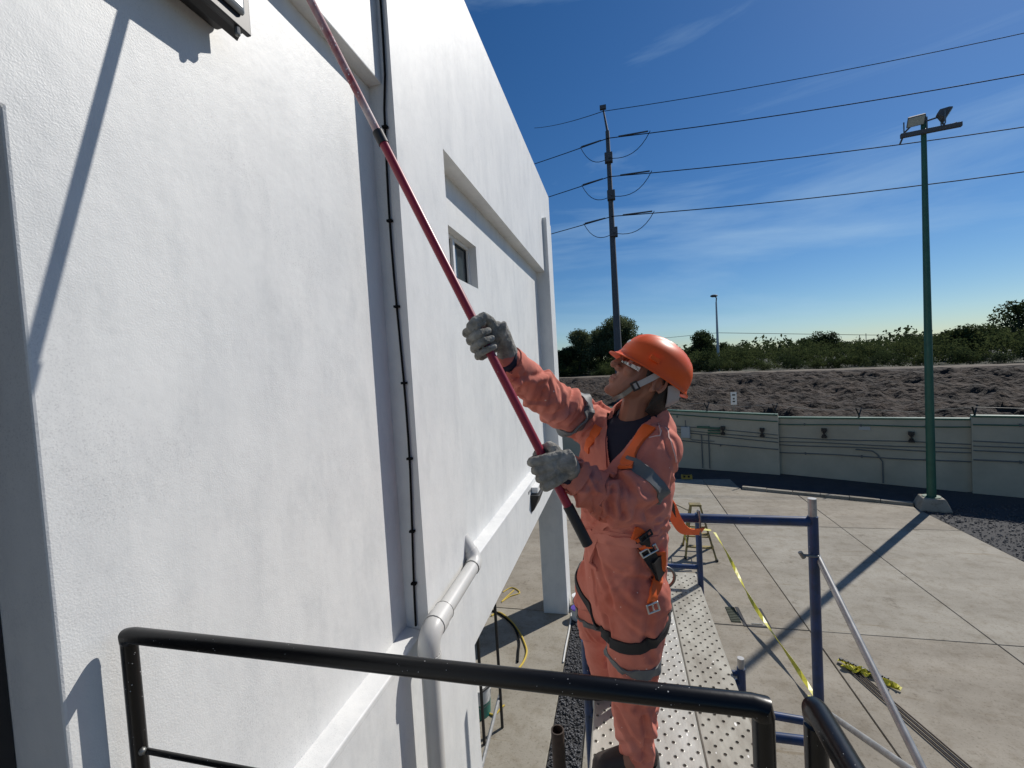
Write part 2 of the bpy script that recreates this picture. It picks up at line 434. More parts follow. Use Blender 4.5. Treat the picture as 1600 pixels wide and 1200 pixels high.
# ================================================================== SETTING
# ------------------------------------------------------------------ ground sheet and far terrain
mb = MB(); mb.add([(-1500,-300,-.03),(1500,-300,-.03),(1500,2500,-.03),(-1500,2500,-.03)], [(0,1,2,3)])
tag(mb.build('ground', M['asphalt']), kind='structure')

# earth embankment behind the boundary wall, running left-right and nearer on the right
crest = [(-60, 62), (-25, 57), (-5, 47), (8, 40), (20, 31), (30, 25.5), (48, 22), (90, 18)]
def crest_y(x):
    for (xa, ya), (xb, yb) in zip(crest, crest[1:]):
        if x <= xb: return ya + (yb - ya) * (x - xa) / (xb - xa)
    return crest[-1][1]
def foot_y(x):
    return min(18.5, crest_y(x) - 5.5) if x > 20 else 18.5
CREST_Z = 2.28
def terrain():
    nx, ny = 620, 110
    V, Fq = [], []
    for j in range(ny):
        t = j / (ny - 1)
        for i in range(nx):
            x = -45 + 115 * i / (nx - 1)
            yc = crest_y(x); yf = foot_y(x)
            y = yf + (yc - yf) * t
            z = CREST_Z * min(1, t * 1.02) ** .85
            p = Vector((x, y, 0))
            a = .45 * noise.noise(p * .33) + .55 * noise.noise(p * .9 + Vector((7, 3, 1))) + .34 * noise.noise(p * 2.2) + .18 * noise.noise(p * 5.1) + .09 * noise.noise(p * 11)
            rut = .35 * abs(noise.noise(Vector((x * .55 + y * .35, y * .12, 3))))
            k = min(1, t * 5) * min(1, (1 - t) * 9)
            z += (a * .55 - rut) * k + .05 * noise.noise(p * 1.2) * (1 - k)
            V.append((x, y, z))
    for j in range(ny - 1):
        for i in range(nx - 1):
            a = j * nx + i; Fq.append((a, a + 1, a + nx + 1, a + nx))
    return np_mesh('embankment', V, Fq)
tag(link('embankment', terrain(), M['dirt']), kind='structure')
# pale dry crest track, then flat scrub ground out to the horizon
V, Fq = [], []
xs = np.linspace(-45, 70, 160)
for i, x in enumerate(xs):
    yc = crest_y(x)
    for k, (dy_, z) in enumerate(((-.35, -.10), (.25, .03), (1.6, .06), (3.2, -.02))):
        V.append((x, yc + dy_, CREST_Z + z + .05 * noise.noise(Vector((x * .7, dy_, 5)))))
for i in range(len(xs) - 1):
    for k in range(3): a = i * 4 + k; Fq.append((a, a + 4, a + 5, a + 1))
tag(link('crest_track', np_mesh('crest_track', V, [f[::-1] for f in Fq]), M['rim_soil']), kind='structure')
V, Fq = [], []
xs = [-1400, -45] + list(np.linspace(-30, 60, 30)) + [70, 1400]
for x in xs:
    yc = crest_y(max(-60, min(90, x))) + 2.6
    for y in (yc, yc + 30, 400, 2400): V.append((x, y, CREST_Z - .02))
for i in range(len(xs) - 1):
    for k in range(3): a = i * 4 + k; Fq.append((a, a + 4, a + 5, a + 1))
tag(link('scrubland', np_mesh('scrubland', V, [f[::-1] for f in Fq]), M['scrub']), kind='structure')

# ------------------------------------------------------------------ concrete yard in cast slabs
pav = empty('pavement', (0, 0, 0)); pav['kind'] = 'structure'
GAP = .011
xj = [-17.0, -13.0, -9.0, -6.9, -4.8, -2.75, -.86]
xj2 = [-.53, .28, 2.37, 4.46, 6.58]
yj = [-5.5, -1.3, 2.65, 6.65, 10.66, 14.6]
def slab(x0, x1, y0, y1, m, clip=None):
    mb = MB()
    t = [random.uniform(-.003, .003) for _ in range(4)]
    g = GAP / 2
    top = [(x0+g,y0+g),(x1-g,y0+g),(x1-g,y1-g),(x0+g,y1-g)]
    if clip: top = clip
    n = len(top); ch = .006
    cx = sum(p[0] for p in top)/n; cy = sum(p[1] for p in top)/n
    ins = [(p[0] + math.copysign(ch, cx - p[0]), p[1] + math.copysign(ch, cy - p[1])) for p in top]
    vs = [(x, y, -.12) for x, y in top] + [(x, y, -.007) for x, y in top] + [(x, y, t[i % 4]) for i, (x, y) in enumerate(ins)]
    fs = [tuple(range(2*n, 3*n))]
    for i in range(n):
        j = (i + 1) % n
        fs += [(i, j, n + j, n + i), (n + i, n + j, 2*n + j, 2*n + i)]
    mb.add(vs, fs)
    return mb.build('concrete_slab', m, pav)
for cols in (xj, xj2):
    for a, b in zip(cols, cols[1:]):
        for c, d in zip(yj, yj[1:]):
            if cols is xj and d < 0 and b < -3: continue
            mm = random.choice((M['concrete'], M['concrete'], M['concrete_b']))
            if a > 4.3 and d > 14:                # yard edge is cut on the slant by the kerb
                slab(a, b, c, d, mm, [(a+.006, c+.006), (b-.006, c+.006), (b-.006, 12.15), (a+.006, 12.98)])
            elif a > 2.3 and d > 14:
                slab(a, b, c, d, mm, [(a+.006, c+.006), (b-.006, c+.006), (b-.006, 13.0), (3.2, 13.45), (3.15, 14.59), (a+.006, 14.59)])
            else: slab(a, b, c, d, mm)
for c, d in ((-5.5, -1.3), (-1.3, 2.65), (2.65, 6.65)):
    for a, b in ((6.58, 8.7), (8.7, 10.8)):
        slab(a, b, c, d, M['concrete_b'])
slab(6.58, 8.7, 6.65, 9.0, M['concrete_b'], [(6.586, 6.656), (8.69, 6.656), (6.9, 8.9), (6.586, 9.0)])
# low kerb along the slanted edge
mb = MB(); p0, p1 = Vector((3.22, 13.50, 0)), Vector((6.62, 12.20, 0)); d = (p1 - p0).normalized(); nn = Vector((-d.y, d.x, 0))
nseg = 6
for i in range(nseg):
    a = p0 + (p1 - p0) * (i / nseg) + d * .006; b = p0 + (p1 - p0) * ((i + 1) / nseg) - d * .006
    c = (a + b) / 2 + nn * .075; c.z = -.01 + random.uniform(0, .008)
    k = MB().obox(c, (b - a) / 2, nn * .065, (0, 0, .075))
    link('kerb_stone', k.mesh('kerb_stone', bevel=.008), M['concrete'], pav)

# ------------------------------------------------------------------ gravel: strip beside the wall and field by the lamp
def pebbles(pts, smin, smax):
    ico = [(0,0,1)] + [(math.cos(a)*.9, math.sin(a)*.9, .25) for a in (0,1.25,2.5,3.75,5.0)] + [(0,0,-.6)]
    tri = [(0,1,2),(0,2,3),(0,3,4),(0,4,5),(0,5,1),(6,2,1),(6,3,2),(6,4,3),(6,5,4),(6,1,5)]
    ico = np.array(ico); tri = np.array(tri)
    n = len(pts); V = np.zeros((n, 7, 3)); s = rng.uniform(smin, smax, (n, 1, 1)) ** 1.0
    ang = rng.uniform(0, 6.28, n); ca, sa = np.cos(ang), np.sin(ang)
    base = ico[None] * (1 + rng.uniform(-.3, .3, (n, 7, 1))) * s * np.array([1, .75, .6])
    tilt = rng.uniform(-.7, .7, n); ct, st = np.cos(tilt), np.sin(tilt)
    x, y, z = base[..., 0], base[..., 1], base[..., 2]
    y, z = y*ct[:,None] - z*st[:,None], y*st[:,None] + z*ct[:,None]
    V[..., 0] = x*ca[:,None] - y*sa[:,None]; V[..., 1] = x*sa[:,None] + y*ca[:,None]; V[..., 2] = z
    V += np.array(pts)[:, None, :]
    Fq = (tri[None] + (np.arange(n) * 7)[:, None, None]).reshape(-1, 3)
    return V.reshape(-1, 3), Fq
mb = MB(); mb.add([(-.857,-5,-.016),(-.533,-5,-.016),(-.533,14,-.016),(-.857,14,-.016)], [(0,1,2,3)])
tag(mb.build('gravel_bed', M['gravel']), kind='structure')
pts = [(random.uniform(-.85, -.54), random.uniform(2.6, 9.6), random.uniform(-.014, -.002)) for _ in range(5200)]
V, Fq = pebbles(pts, .008, .022)
tag(link('gravel', np_mesh('gravel', V, Fq), M['stone'], None), label='dark loose gravel filling the strip beside the raised building', cat='gravel', kind='stuff')
mb = MB(); mb.add([(6.6,12.16,-.012),(6.6,8.98,-.012),(6.92,8.92,-.012),(8.72,6.66,-.012),(30,6.66,-.012),(30,16,-.012),(7.2,13.3,-.012)], [(0,1,2,3,4,5,6)])
tag(mb.build('gravel_field', M['gravel']), kind='structure')
pts = []
while len(pts) < 9000:
    x, y = random.uniform(6.6, 15.5), random.uniform(7.0, 12.4)
    if y < 8.95 and (x - 6.9) < (8.92 - y) * .79: continue
    pts.append((x, y, random.uniform(-.012, .006)))
V, Fq = pebbles(pts, .012, .032)
tag(link('gravel', np_mesh('gravel', V, Fq), M['stone']), label='dark grey gravel spread around the foot of the green lamp post', cat='gravel', kind='stuff')

# ------------------------------------------------------------------ white building raised on columns
XF, XR, XU, XB = -1.0, -1.125, -1.055, -1.03
bld = empty('building', (-3.5, 2.5, 0), 'white painted plaster building raised on columns, filling the left of the view', 'building')
P = M['plaster']
def part(name, boxes, m=P, bevel=.006, parent=bld):
    mb = MB()
    for b in boxes: mb.box(*b)
    return mb.build(name, m, parent, bevel=bevel, seg=2)
Y0, Y1, Y2, Y3, Y4 = .622, 2.02, 2.655, 6.60, 7.46
mb = MB(); prof = [(-3, 4.406), (Y0, 4.406), (Y0, 2.50), (Y1 + .03, 2.50), (Y1 + .03, 5.262), (-3, 5.262)]
mb.loft([[Vector((x, y, z)) for y, z in prof] for x in (-1.34, XR)]); mb.build('wall_panel', P, bld, bevel=.006, fix=True)
part('upper_wall', [(-1.45, XU, -3, Y1, 5.26, 6.60)])
part('upper_wall', [(-1.45, XF, Y1, Y4, 5.235, 6.63)], bevel=0)
part('pilaster', [(-1.42, XF, Y1, Y2, -.0, 5.235)], bevel=0)
part('lower_wall', [(-1.42, XB, -3, Y1, 0, 2.515)], bevel=0)
# ledge: sloped mortar fillet on top of the plinth and of the beam
def fillet(y0, y1, zt, zb):
    mb = MB()
    mb.add([(XB+.001,y0,zb-.03),(XB+.001,y1,zb-.03),(XB+.001,y0,zb),(XB+.001,y1,zb),(XR-.01,y0,zt),(XR-.01,y1,zt),(XR-.01,y0,zb-.03),(XR-.01,y1,zb-.03)],
           [(0,1,3,2),(2,3,5,4),(4,5,7,6),(0,2,4,6),(1,7,5,3),(0,6,7,1)])
    return mb.build('ledge', P, bld, bevel=.006)
fillet(Y0 + .004, Y1 - .002, 2.548, 2.533)
fillet(Y2 + .002, Y3 - .002, 2.548, 2.530)
part('floor_beam', [(-1.42, XB, Y2, Y3, 1.995, 2.515)], bevel=0)
# right recessed panel with its window opening
wy0, wy1, wz0, wz1 = 2.88, 3.62, 4.525, 4.880
part('wall_panel', [(-1.34, XR, Y2, wy0, 2.50, 5.24), (-1.34, XR, wy1, Y3, 2.50, 5.24),
                    (-1.34, XR, wy0 - .0005, wy1 + .0005, 2.50, wz0), (-1.34, XR, wy0 - .0005, wy1 + .0005, wz1, 5.24)], bevel=0)
win = MB(); fx0, fx1 = -1.235, -1.187
for b in ((fx0, fx1, wy0, wy1, wz1 - .03, wz1), (fx0, fx1, wy0, wy1, wz0, wz0 + .035), (fx0, fx1, wy0, wy0 + .03, wz0 + .035, wz1 - .03),
          (fx0, fx1, wy1 - .03, wy1, wz0 + .035, wz1 - .03), (fx0 - .003, fx1 + .004, (wy0+wy1)/2 - .03, (wy0+wy1)/2 + .012, wz0 + .035, wz1 - .03)): win.box(*b)
wf = win.build('window', M['alu'], bld, bevel=.003)
for a, b in ((wy0 + .03, (wy0+wy1)/2 - .03), ((wy0+wy1)/2 + .012, wy1 - .03)):
    MB().box(-1.222, -1.214, a, b, wz0 + .035, wz1 - .03).build('pane', M['winglass'], wf)
    g = MB()
    for bb in ((-1.228,-1.206,a,b,wz1-.042,wz1-.03),(-1.228,-1.206,a,b,wz0+.035,wz0+.047),(-1.228,-1.206,a,a+.012,wz0+.047,wz1-.042),(-1.228,-1.206,b-.012,b,wz0+.047,wz1-.042)): g.box(*bb)
    g.build('gasket', M['rubber'], wf)
part('column', [(-1.31, -.935, Y3, 7.05, 0, 6.03)])
part('column', [(-5.7, -5.35, Y3, 7.05, 0, 2.05)])
part('column', [(-5.7, -5.35, Y1, Y2, 0, 2.05)])
part('floor_slab', [(-6.0, -1.42, Y1 - .3, Y4, 2.045, 2.6)])
part('rear_wall', [(-6.0, -5.8, -3, Y4, 2.6, 6.6), (-5.8, -1.45, Y4 - .2, Y4 - .003, 2.6, 6.6)])
part('roof', [(-5.8, -1.45, -3, Y4 - .2, 6.2, 6.35)])
dr = part('door', [(-1.36, -1.30, -.35, Y0 - .055, 2.3, 4.36)], M['darkin'], .002)
MB().box(-1.36, -1.278, Y0 - .05, Y0, 2.3, 4.404).box(-1.36, -1.278, -.40, -.35, 2.3, 4.404).box(-1.36, -1.278, -.35, Y0 - .05, 4.362, 4.404).build('door_frame', M['darkin'], dr, bevel=.003)
MB().capsule([(-1.27, .47, 3.3), (-1.24, .47, 3.3), (-1.24, .36, 3.3)], .011).build('handle', M['steel'], dr, smooth=True)
part('wall_panel', [(-1.34, XR - .002, -3, -.402, 2.6, 4.405)])
part('wall_panel', [(-1.62, -1.42, -3, Y1, 2.6, 5.26)])
# thin rods above the parapet
t = MB().tube([(-1.35, 7.15, 6.62), (-1.35, 7.15, 7.35)], .007, 8).build('lightning_rod', M['dsteel'])
tag(t, 'thin dark rod rising above the far end of the white parapet', 'lightning rod')
t = MB().tube([(-1.12, 3.42, 6.62), (-1.12, 3.42, 7.6)], .03, 10).build('mast', M['dsteel'])
tag(t, 'dark mast standing on the white parapet at the top edge of the view', 'mast')

# landing the photographer stands on, with its handrails
mb = MB().box(-1.0, .46, -2.2, .76, 2.18, 2.30); tag(mb.build('landing', M['concrete']), kind='structure')

# ------------------------------------------------------------------ boundary wall
fb = [(-9.0, 20.25), (4.75, 15.25), (4.70, 15.46), (8.62, 13.42), (8.50, 13.36), (16.5, 9.6)]
ft = [2.35, 1.83, 1.72, 1.82, 1.91, 1.95]
fwall = empty('boundary_wall', (4, 15, 0), 'cream block boundary wall with green capping and cable conduits along the yard', 'wall')
for s in range(3):
    a, b = Vector((*fb[2*s], 0)), Vector((*fb[2*s+1], 0)); d = (b - a).normalized(); nn = Vector((-d.y, d.x, 0))
    n = 1; mb = MB()
    za, zb = ft[2*s], ft[2*s+1]
    w = .16 if s != 2 else .2
    vs = []
    for p, z in ((a, za), (b, zb)):
        for q in (p, p + nn * w): vs += [(q.x, q.y, -.03), (q.x, q.y, z)]
    mb.add(vs, [(0,1,5,4),(2,6,7,3),(1,3,7,5),(0,2,3,1),(4,5,7,6)])
    mb.build('wall_section', M['fence'], fwall, fix=True)
    up = Vector((0, 0, 1)); sl = (zb - za) / (b - a).length
    dd = (d + up * sl).normalized()
    c = (a + b) / 2 + nn * .08 + up * ((za + zb) / 2 + .025)
    MB().obox(c, dd * (b - a).length / 2, nn * .10, up * .025).build('capping', M['cap_green'], fwall, bevel=.005)
    # green pipe just below the top and three grey conduits lower down
    off = -nn * .03
    for dz, r, m in ((-.17, .016, 'cap_green'), (-.60, .012, 'pipe_grey'), (-.72, .012, 'pipe_grey'), (-.82, .014, 'pipe_grey'), (-1.06, .016, 'pipe_grey')):
        pa = a + off + up * (za + dz) + d * (.02 if s != 0 else 7.0 if dz < -.5 and dz > -1 else 5.6); pb = b + off + up * (zb + dz) - d * .02
        q = [pa + (pb - pa) * t + up * .012 * math.sin(9 * t + s + dz * 20) for t in np.linspace(0, 1, 12)]
        MB().tube(q, r, 8).build('conduit', M[m], fwall, smooth=True)
    L = (b - a).length
    for k in range(int(L / 1.35)):
        t = (k + .6) * 1.35 / L
        if t > .98 or (s == 0 and t < .45): continue
        for dz in (-.17, -1.06):
            p = a + (b - a) * t + up * (za + (zb - za) * t + dz)
            MB().obox(p - nn * .02, d * .02, nn * .025, up * .035).build('clip', M['pipe_grey'], fwall)
def on_fence(s, u, v):                             # wall-face point of section s seen at (u, v)
    a, b = Vector((*fb[2*s], 0)), Vector((*fb[2*s+1], 0)); d = (b - a).normalized(); nn = Vector((-d.y, d.x, 0))
    r = ray(u, v); t = (a - CAM).dot(nn) / r.dot(nn); return CAM + r * t, d, nn
ins = []
for s, u, v in ((0, 1130, 673), (0, 1191, 676), (1, 1288, 677), (1, 1424, 683)):
    p, d, nn = on_fence(s, u, v); root = empty('cable_bracket', p - nn * .0)
    for dz, w, h in ((.11, .065, .045), (-.105, .065, .028), (0, .022, .10), (.045, .045, .012), (-.05, .045, .015)):
        MB().obox(p + Vector((0, 0, dz)) - nn * .06, d * w, nn * .045, Vector((0, 0, h))).build('insulator', M['blackmat'], root, bevel=.004)
    ins.append(root)
for o, lb in zip(ins, ('black cable bracket on the wall right beside the green cable tray', 'black cable bracket just left of the vertical step in the boundary wall',
                       'black cable bracket midway between the wall step and the lamp post', 'black cable bracket nearest the green lamp post on the wall')):
    tag(o, lb, 'cable bracket', 'black cable brackets on the boundary wall')
p, d, nn = on_fence(0, 1072, 675)
bx = empty('junction_box', p, 'grey square junction box on the boundary wall beside the worker', 'junction box')
MB().obox(p - nn * .06, d * .145, nn * .06, Vector((0, 0, .19))).build('cabinet', M['box_grey'], bx, bevel=.008)
MB().obox(p - nn * .123, d * .128, nn * .005, Vector((0, 0, .172))).build('door', M['box_grey'], bx, bevel=.003)
MB().tube([p + Vector((0, 0, .19)) - nn * .06, p + Vector((0, 0, .42)) - nn * .05], .012, 8).build('conduit', M['pipe_grey'], bx)
MB().tube([p + Vector((0, 0, -.19)) - nn * .05 + d * .09, p + Vector((0, 0, -.26)) - nn * .05 + d * .2, p + Vector((0, 0, -.28)) - nn * .05 + d * .9], .012, 8).build('conduit', M['pipe_grey'], bx)
p, d, nn = on_fence(0, 1116, 672)
tr = empty('cable_tray', p, 'short green cable tray with stacked rails on the wall', 'cable tray')
for dz in (.075, -.015, -.105): MB().obox(p - nn * .05 + Vector((0, 0, dz)) , d * .19, nn * .035, Vector((0, 0, .022))).build('rail', M['cap_green'], tr, bevel=.004)
MB().obox(p - nn * .05 + Vector((0, 0, .10)) - d * .33, d * .2, nn * .03, Vector((0, 0, .028))).build('rail', M['cap_green'], tr, bevel=.004)
for u in (1096, 1107):
    p, d, nn = on_fence(0, u, 690)
    o = MB().tube([(p.x, p.y - .04, 1.18), (p.x, p.y - .04, .02)], .018, 8).build('drop_pipe', M['pipe_grey'])
    tag(o, 'grey pipe dropping down the wall, %s of the pair below the cable tray' % ('left' if u == 1096 else 'right'), 'pipe', 'grey pipes dropping down the boundary wall')
p, d, nn = on_fence(1, 1378, 720); q, _, _ = on_fence(1, 1372, 705)
o = MB().tube([q - nn*.04 - d*.5 + Vector((0,0,.02)), q - nn*.04 - d*.12, q - nn*.04 - d * .02 + Vector((0,0,-.08)), (p.x, p.y - .03, .6), (p.x, p.y - .03, .0)], .016, 8).build('drop_pipe', M['pipe_grey'])
tag(o, 'grey pipe bending down to the ground left of the lamp post', 'pipe', 'grey pipes dropping down the boundary wall')
o, d, nn = on_fence(1, 1351, 669)
o = MB().obox(o - nn * .012, d * .13, nn * .01, Vector((0, 0, .05))).build('plate', M['box_grey'], bevel=.003); tag(o, 'small grey plate fixed high on the wall left of the lamp post', 'plate')
# forked barbed-wire posts
tips = []
names = ['forked wire post on the wall nearest the worker', 'forked wire post above the vertical step in the wall', 'forked wire post on the wall left of the lamp post', 'forked wire post on the wall right of the lamp post']
for (u, v, s), lb in zip(((1104, 641, 0), (1211, 644, 0), (1342, 652, 1), (1524, 651, 2)), names):
    p, d, nn = on_fence(s, u, v); p = p + nn * .08; p.z += -.04
    mb = MB()
    mb.tube([p, p + Vector((0, 0, .10))], .022, 8)
    for sg in (-1, 1): mb.tube([p + Vector((0, 0, .08)), p + Vector((0, 0, .30)) + nn * .12 * sg + d * .06 * sg], .018, 8)
    o = mb.build('wire_post', M['blackmat']); tag(o, lb, 'wire post', 'forked wire posts on the boundary wall'); tips.append((p, d, nn))
mb = MB()
tp = [Vector((-3, 16.2, 2.4))] + [t[0] + Vector((0, 0, .27)) for t in tips] + [Vector((15, 10.6, 2.15))]
for a, b in zip(tp, tp[1:]):
    mb.tube([a, (a + b) / 2 - Vector((0, 0, .1)), b], .006, 6)
tag(mb.build('barbed_wire', M['dsteel']), 'single strand of thin wire along the top of the boundary wall', 'wire')
# small white notice on a stake beyond the wall
p = W(1146, 622, 17.5)
sg = empty('sign', (p.x, p.y, 0), 'small white notice board on a stake beyond the boundary wall', 'sign')
MB().tube([(p.x, p.y, .0), (p.x, p.y, p.z + .1)], .025, 8).build('stake', M['dsteel'], sg)
MB().box(p.x - .10, p.x + .10, p.y - .045, p.y - .027, p.z - .24, p.z + .22).build('board', M['alu'], sg, bevel=.003)
for dz, w in ((.12, .05), (-.02, .03), (-.12, .04)): MB().box(p.x - w, p.x + w, p.y - .051, p.y - .0458, p.z + dz - .025, p.z + dz + .025).build('mark', M['print'], sg)

# ------------------------------------------------------------------ green lamp post with two floodlights
base = G(1456, 794); bx_, by_ = base.x, base.y
lp = empty('lamp_post', (bx_, by_, 0), 'tall green lamp post on a concrete foot with two floodlights on its crossarm', 'lamp post')
mb = MB(); n = 4
rings = []
for z, r in ((-.02, .40), (.02, .40), (.24, .29), (.27, .27)):
    rings.append([Vector((bx_ + r * math.cos(math.pi/4 + math.pi/2*k - .25), by_ + r * math.sin(math.pi/4 + math.pi/2*k - .25), z)) for k in range(4)])
mb.loft(rings).build('foot', M['concrete'], lp, bevel=.02)
topz = W(1456, 190, by_).z
MB().tube([(bx_, by_, .25), (bx_, by_, 3), (bx_, by_, topz)], [.086, .078, .048], 16).build('pole', M['green'], lp, smooth=True)
MB().tube([(bx_, by_, .265), (bx_, by_, .285)], .17, 12).build('base_plate', M['green'], lp)
MB().tube([(bx_, by_, topz - .02), (bx_, by_, topz + .14)], [.04, .05], 10).build('cap', M['darkpole'], lp)
a, b = W(1407, 213, by_), W(1503, 194, by_ - .25); d = (b - a).normalized(); nn = d.cross(Vector((0, 0, 1))).normalized()
MB().obox((a + b) / 2, d * (b - a).length / 2, nn * .045, Vector((0, 0, .045))).build('crossarm', M['darkpole'], lp, bevel=.006)
def flood(c, yawv, tilt):
    f = Vector(yawv).normalized(); f = (f * math.cos(tilt) + Vector((0, 0, math.sin(tilt)))).normalized()
    r = f.cross(Vector((0, 0, 1))).normalized(); u = r.cross(f)
    root = empty('floodlight', (0, 0, 0)); root.parent = lp; root.location = c - lp.location
    mb = MB(); rings = []
    for k, s in ((-.10, .45), (.03, .92), (.09, 1)):
        rings.append([c + f * k + r * x * s + u * y * s for x, y in ((-.155, -.112), (.155, -.112), (.155, .112), (-.155, .112))])
    mb.loft(rings).build('housing', M['darkpole'], root, bevel=.008)
    MB().obox(c + f * .094, r * .138, u * .094, f * .006).build('lens', M['floodglass'], root)
    mb = MB()
    for s in (-1, 1): mb.tube([c + r * .195 * s, c + r * .195 * s - Vector((0, 0, .26))], .014, 6)
    mb.tube([c - r * .195 - Vector((0, 0, .26)), c + r * .195 - Vector((0, 0, .26))], .014, 6)
    mb.build('yoke', M['dsteel'], root)
flood(a + d * .26 + Vector((0, 0, .30)), (-.3, -1, 0), -.75)
flood(b - d * .30 + Vector((0, 0, .30)), (.9, -.35, 0), -.55)
top = Vector((bx_, by_, topz + .02))
MB().tube([top, top - d * .16 + Vector((0, 0, .02)), top - d * .32 - Vector((0, 0, .14)), top - d * .42 - Vector((0, 0, .40))], .018, 8).build('cable_loop', M['darkpole'], lp, smooth=True)
MB().tube([top, top + d * .26 + Vector((0, 0, .04)), top + d * .36 - Vector((0, 0, .20)), top + d * .55 - Vector((0, 0, .16))], .018, 8).build('cable_loop', M['darkpole'], lp, smooth=True)

# ------------------------------------------------------------------ distant pale street light
b0 = W(1123, 575, 46); t0 = W(1119, 472, 46); e0 = W(1117, 464, 45.2)
sl = empty('street_light', (b0.x, b0.y, .0), 'slim pale street light standing alone beyond the embankment', 'street light')
MB().tube([(b0.x, b0.y, 0), (b0.x, b0.y, 4.5), t0], [.14, .12, .07], 10).build('pole', M['palepole'], sl, smooth=True)
MB().tube([t0, t0 + Vector((0, -.2, .35)), e0 + Vector((0, 0, .1))], .05, 8).build('arm', M['darkpole'], sl, smooth=True)
MB().ellipsoid(e0 + Vector((-.12, -.2, .08)), (.34, 0, 0), (0, .25, 0), (0, 0, .13), 12, 6).build('lamp_head', M['darkpole'], sl, smooth=True)

# ------------------------------------------------------------------ power pole and lines
PY = 30.0
pb, pt, pm = W(967, 575, PY), W(949, 205, PY), W(942, 168, PY)
pp = empty('power_pole', (pb.x, PY, 0), 'tall dark power pole with a thin tip and three cable levels', 'power pole')
foot = pb + (pb - pt) * (pb.z / (pt.z - pb.z))
MB().tube([(foot.x, PY, -.02), pb, pt], [.29, .25, .125], 12).build('pole', M['darkpole'], pp, smooth=True)
MB().tube([pt, pm], [.075, .05], 8).build('tip', M['darkpole'], pp)
MB().obox(pm, (.2, 0, 0), (0, .1, 0), (0, 0, .12)).build('tip', M['darkpole'], pp)
wires = [((942, 174), (835, 200), (1570, 44), None), ((950, 216), (700, 296), (1600, 102), (951, 247)),
         ((953, 276), (700, 352), (1600, 185), (955, 306)), ((957, 338), (700, 404), (1600, 255), (959, 364))]
for i, (c, l, r, k) in enumerate(wires):
    pc = W(*c, PY - .2)
    pr = G(*r, pc.z + .25); dr_ = (pr - pc); pr2 = pc + dr_ * 1.6
    pl = W(*l, 52)
    def cat(a, b, sag, n=14): return [a + (b - a) * t - Vector((0, 0, sag * 4 * t * (1 - t))) for t in np.linspace(0, 1, n)]
    mid = cat(pc, pr2, .5)
    rad = .022 if i == 0 else .03
    o = MB().tube(cat(pl, pc, .2), rad, 6).tube(mid, rad, 6).build('power_line', M['cable'])
    tag(o, ('topmost thin earth wire of the power pole', 'upper heavy power line through the sky', 'middle heavy power line passing behind the floodlights', 'lowest heavy power line below the floodlights')[i] , 'power line', 'power lines crossing the sky')
    if k:
        pk = W(*k, PY - .35)
        dl = (pl - pc).normalized(); dr2 = dr_.normalized()
        MB().obox(pk + Vector((0, .2, .1)), (.25, 0, 0), (0, .2, 0), (0, 0, .30)).build('collar', M['darkpole'], pp, bevel=.03)
        for sgn, (uu, vv) in ((-1, (c[0] - 40, c[1] + 13)), (1, (c[0] + 38, c[1] - 6))):
            e = pc + (dl * 3.0 if sgn < 0 else dr2 * 2.6)
            q = [e, e + (pk - e) * .30 - Vector((0, 0, 1.05)), e + (pk - e) * .68 - Vector((0, 0, .62)), pk]
            pts = []
            for t in np.linspace(0, 1, 10):
                pts.append(q[0]*(1-t)**3 + q[1]*3*t*(1-t)**2 + q[2]*3*t*t*(1-t) + q[3]*t**3)
            MB().tube(pts, .022, 6).build('jumper', M['cable'], pp, smooth=True)
        for e in (dl * 3.0, dr2 * 2.6):
            MB().tube([pc + e * .25, pc + e * .95], .05, 8).build('insulator', M['darkpole'], pp)
a0 = W(1121, 520, 46)
far_l = W(1020, 530, 60); far_r = W(1640, 523, 46)
tag(MB().tube([far_l, a0], .02, 6).tube([a0, (a0 + far_r) / 2 - Vector((0, 0, .12)), far_r], .022, 6).build('distant_line', M['cable']), 'low wire running from the pale street light above the scrub', 'power line')
fp = [(1343, 523), (1353, 521), (1372, 522), (1389, 519), (1402, 521), (1482, 516)]
for i, (u, v) in enumerate(fp):
    p = W(u, v, 260)
    o = MB().tube([(p.x, 260, 2.2), p], .16, 6).build('distant_pole', M['darkpole'])
    tag(o, ('leftmost', 'second from left', 'third from left', 'fourth from left', 'last one left of the lamp post', 'one right of the lamp post')[i] + ' of the tiny dark poles on the horizon', 'pole', 'tiny poles on the horizon')

# ------------------------------------------------------------------ vegetation
def leaf_cloud(blobs, n, size, seed, squash=1.0):  # leaf-sized quads packed in clumps near blob surfaces
    r = np.random.default_rng(seed)
    blobs = np.array(blobs, float); w = blobs[:, 3] ** 2; w /= w.sum()
    nc = max(8, n // 9)
    bi = r.choice(len(blobs), nc, p=w)
    d = r.normal(size=(nc, 3)); d /= np.linalg.norm(d, axis=1)[:, None]
    rad = blobs[bi, 3] * (r.uniform(.25, 1, nc) ** .45)
    cc = blobs[bi, :3] + d * rad[:, None] * np.array([1, 1, squash])
    k = np.repeat(np.arange(nc), 9)[:n]
    c = cc[k] + np.clip(r.normal(size=(len(k), 3)), -1.4, 1.4) * size * 1.5
    a = r.normal(size=(len(k), 3)); a /= np.linalg.norm(a, axis=1)[:, None]
    b = np.cross(a, r.normal(size=(len(k), 3))); b /= np.linalg.norm(b, axis=1)[:, None]
    s = r.uniform(.6, 1.25, (len(k), 1)) * size
    V = np.stack([c - a*s, c - b*s*.5, c + a*s, c + b*s*.5], 1).reshape(-1, 3)
    return V, np.arange(len(k) * 4).reshape(-1, 4)
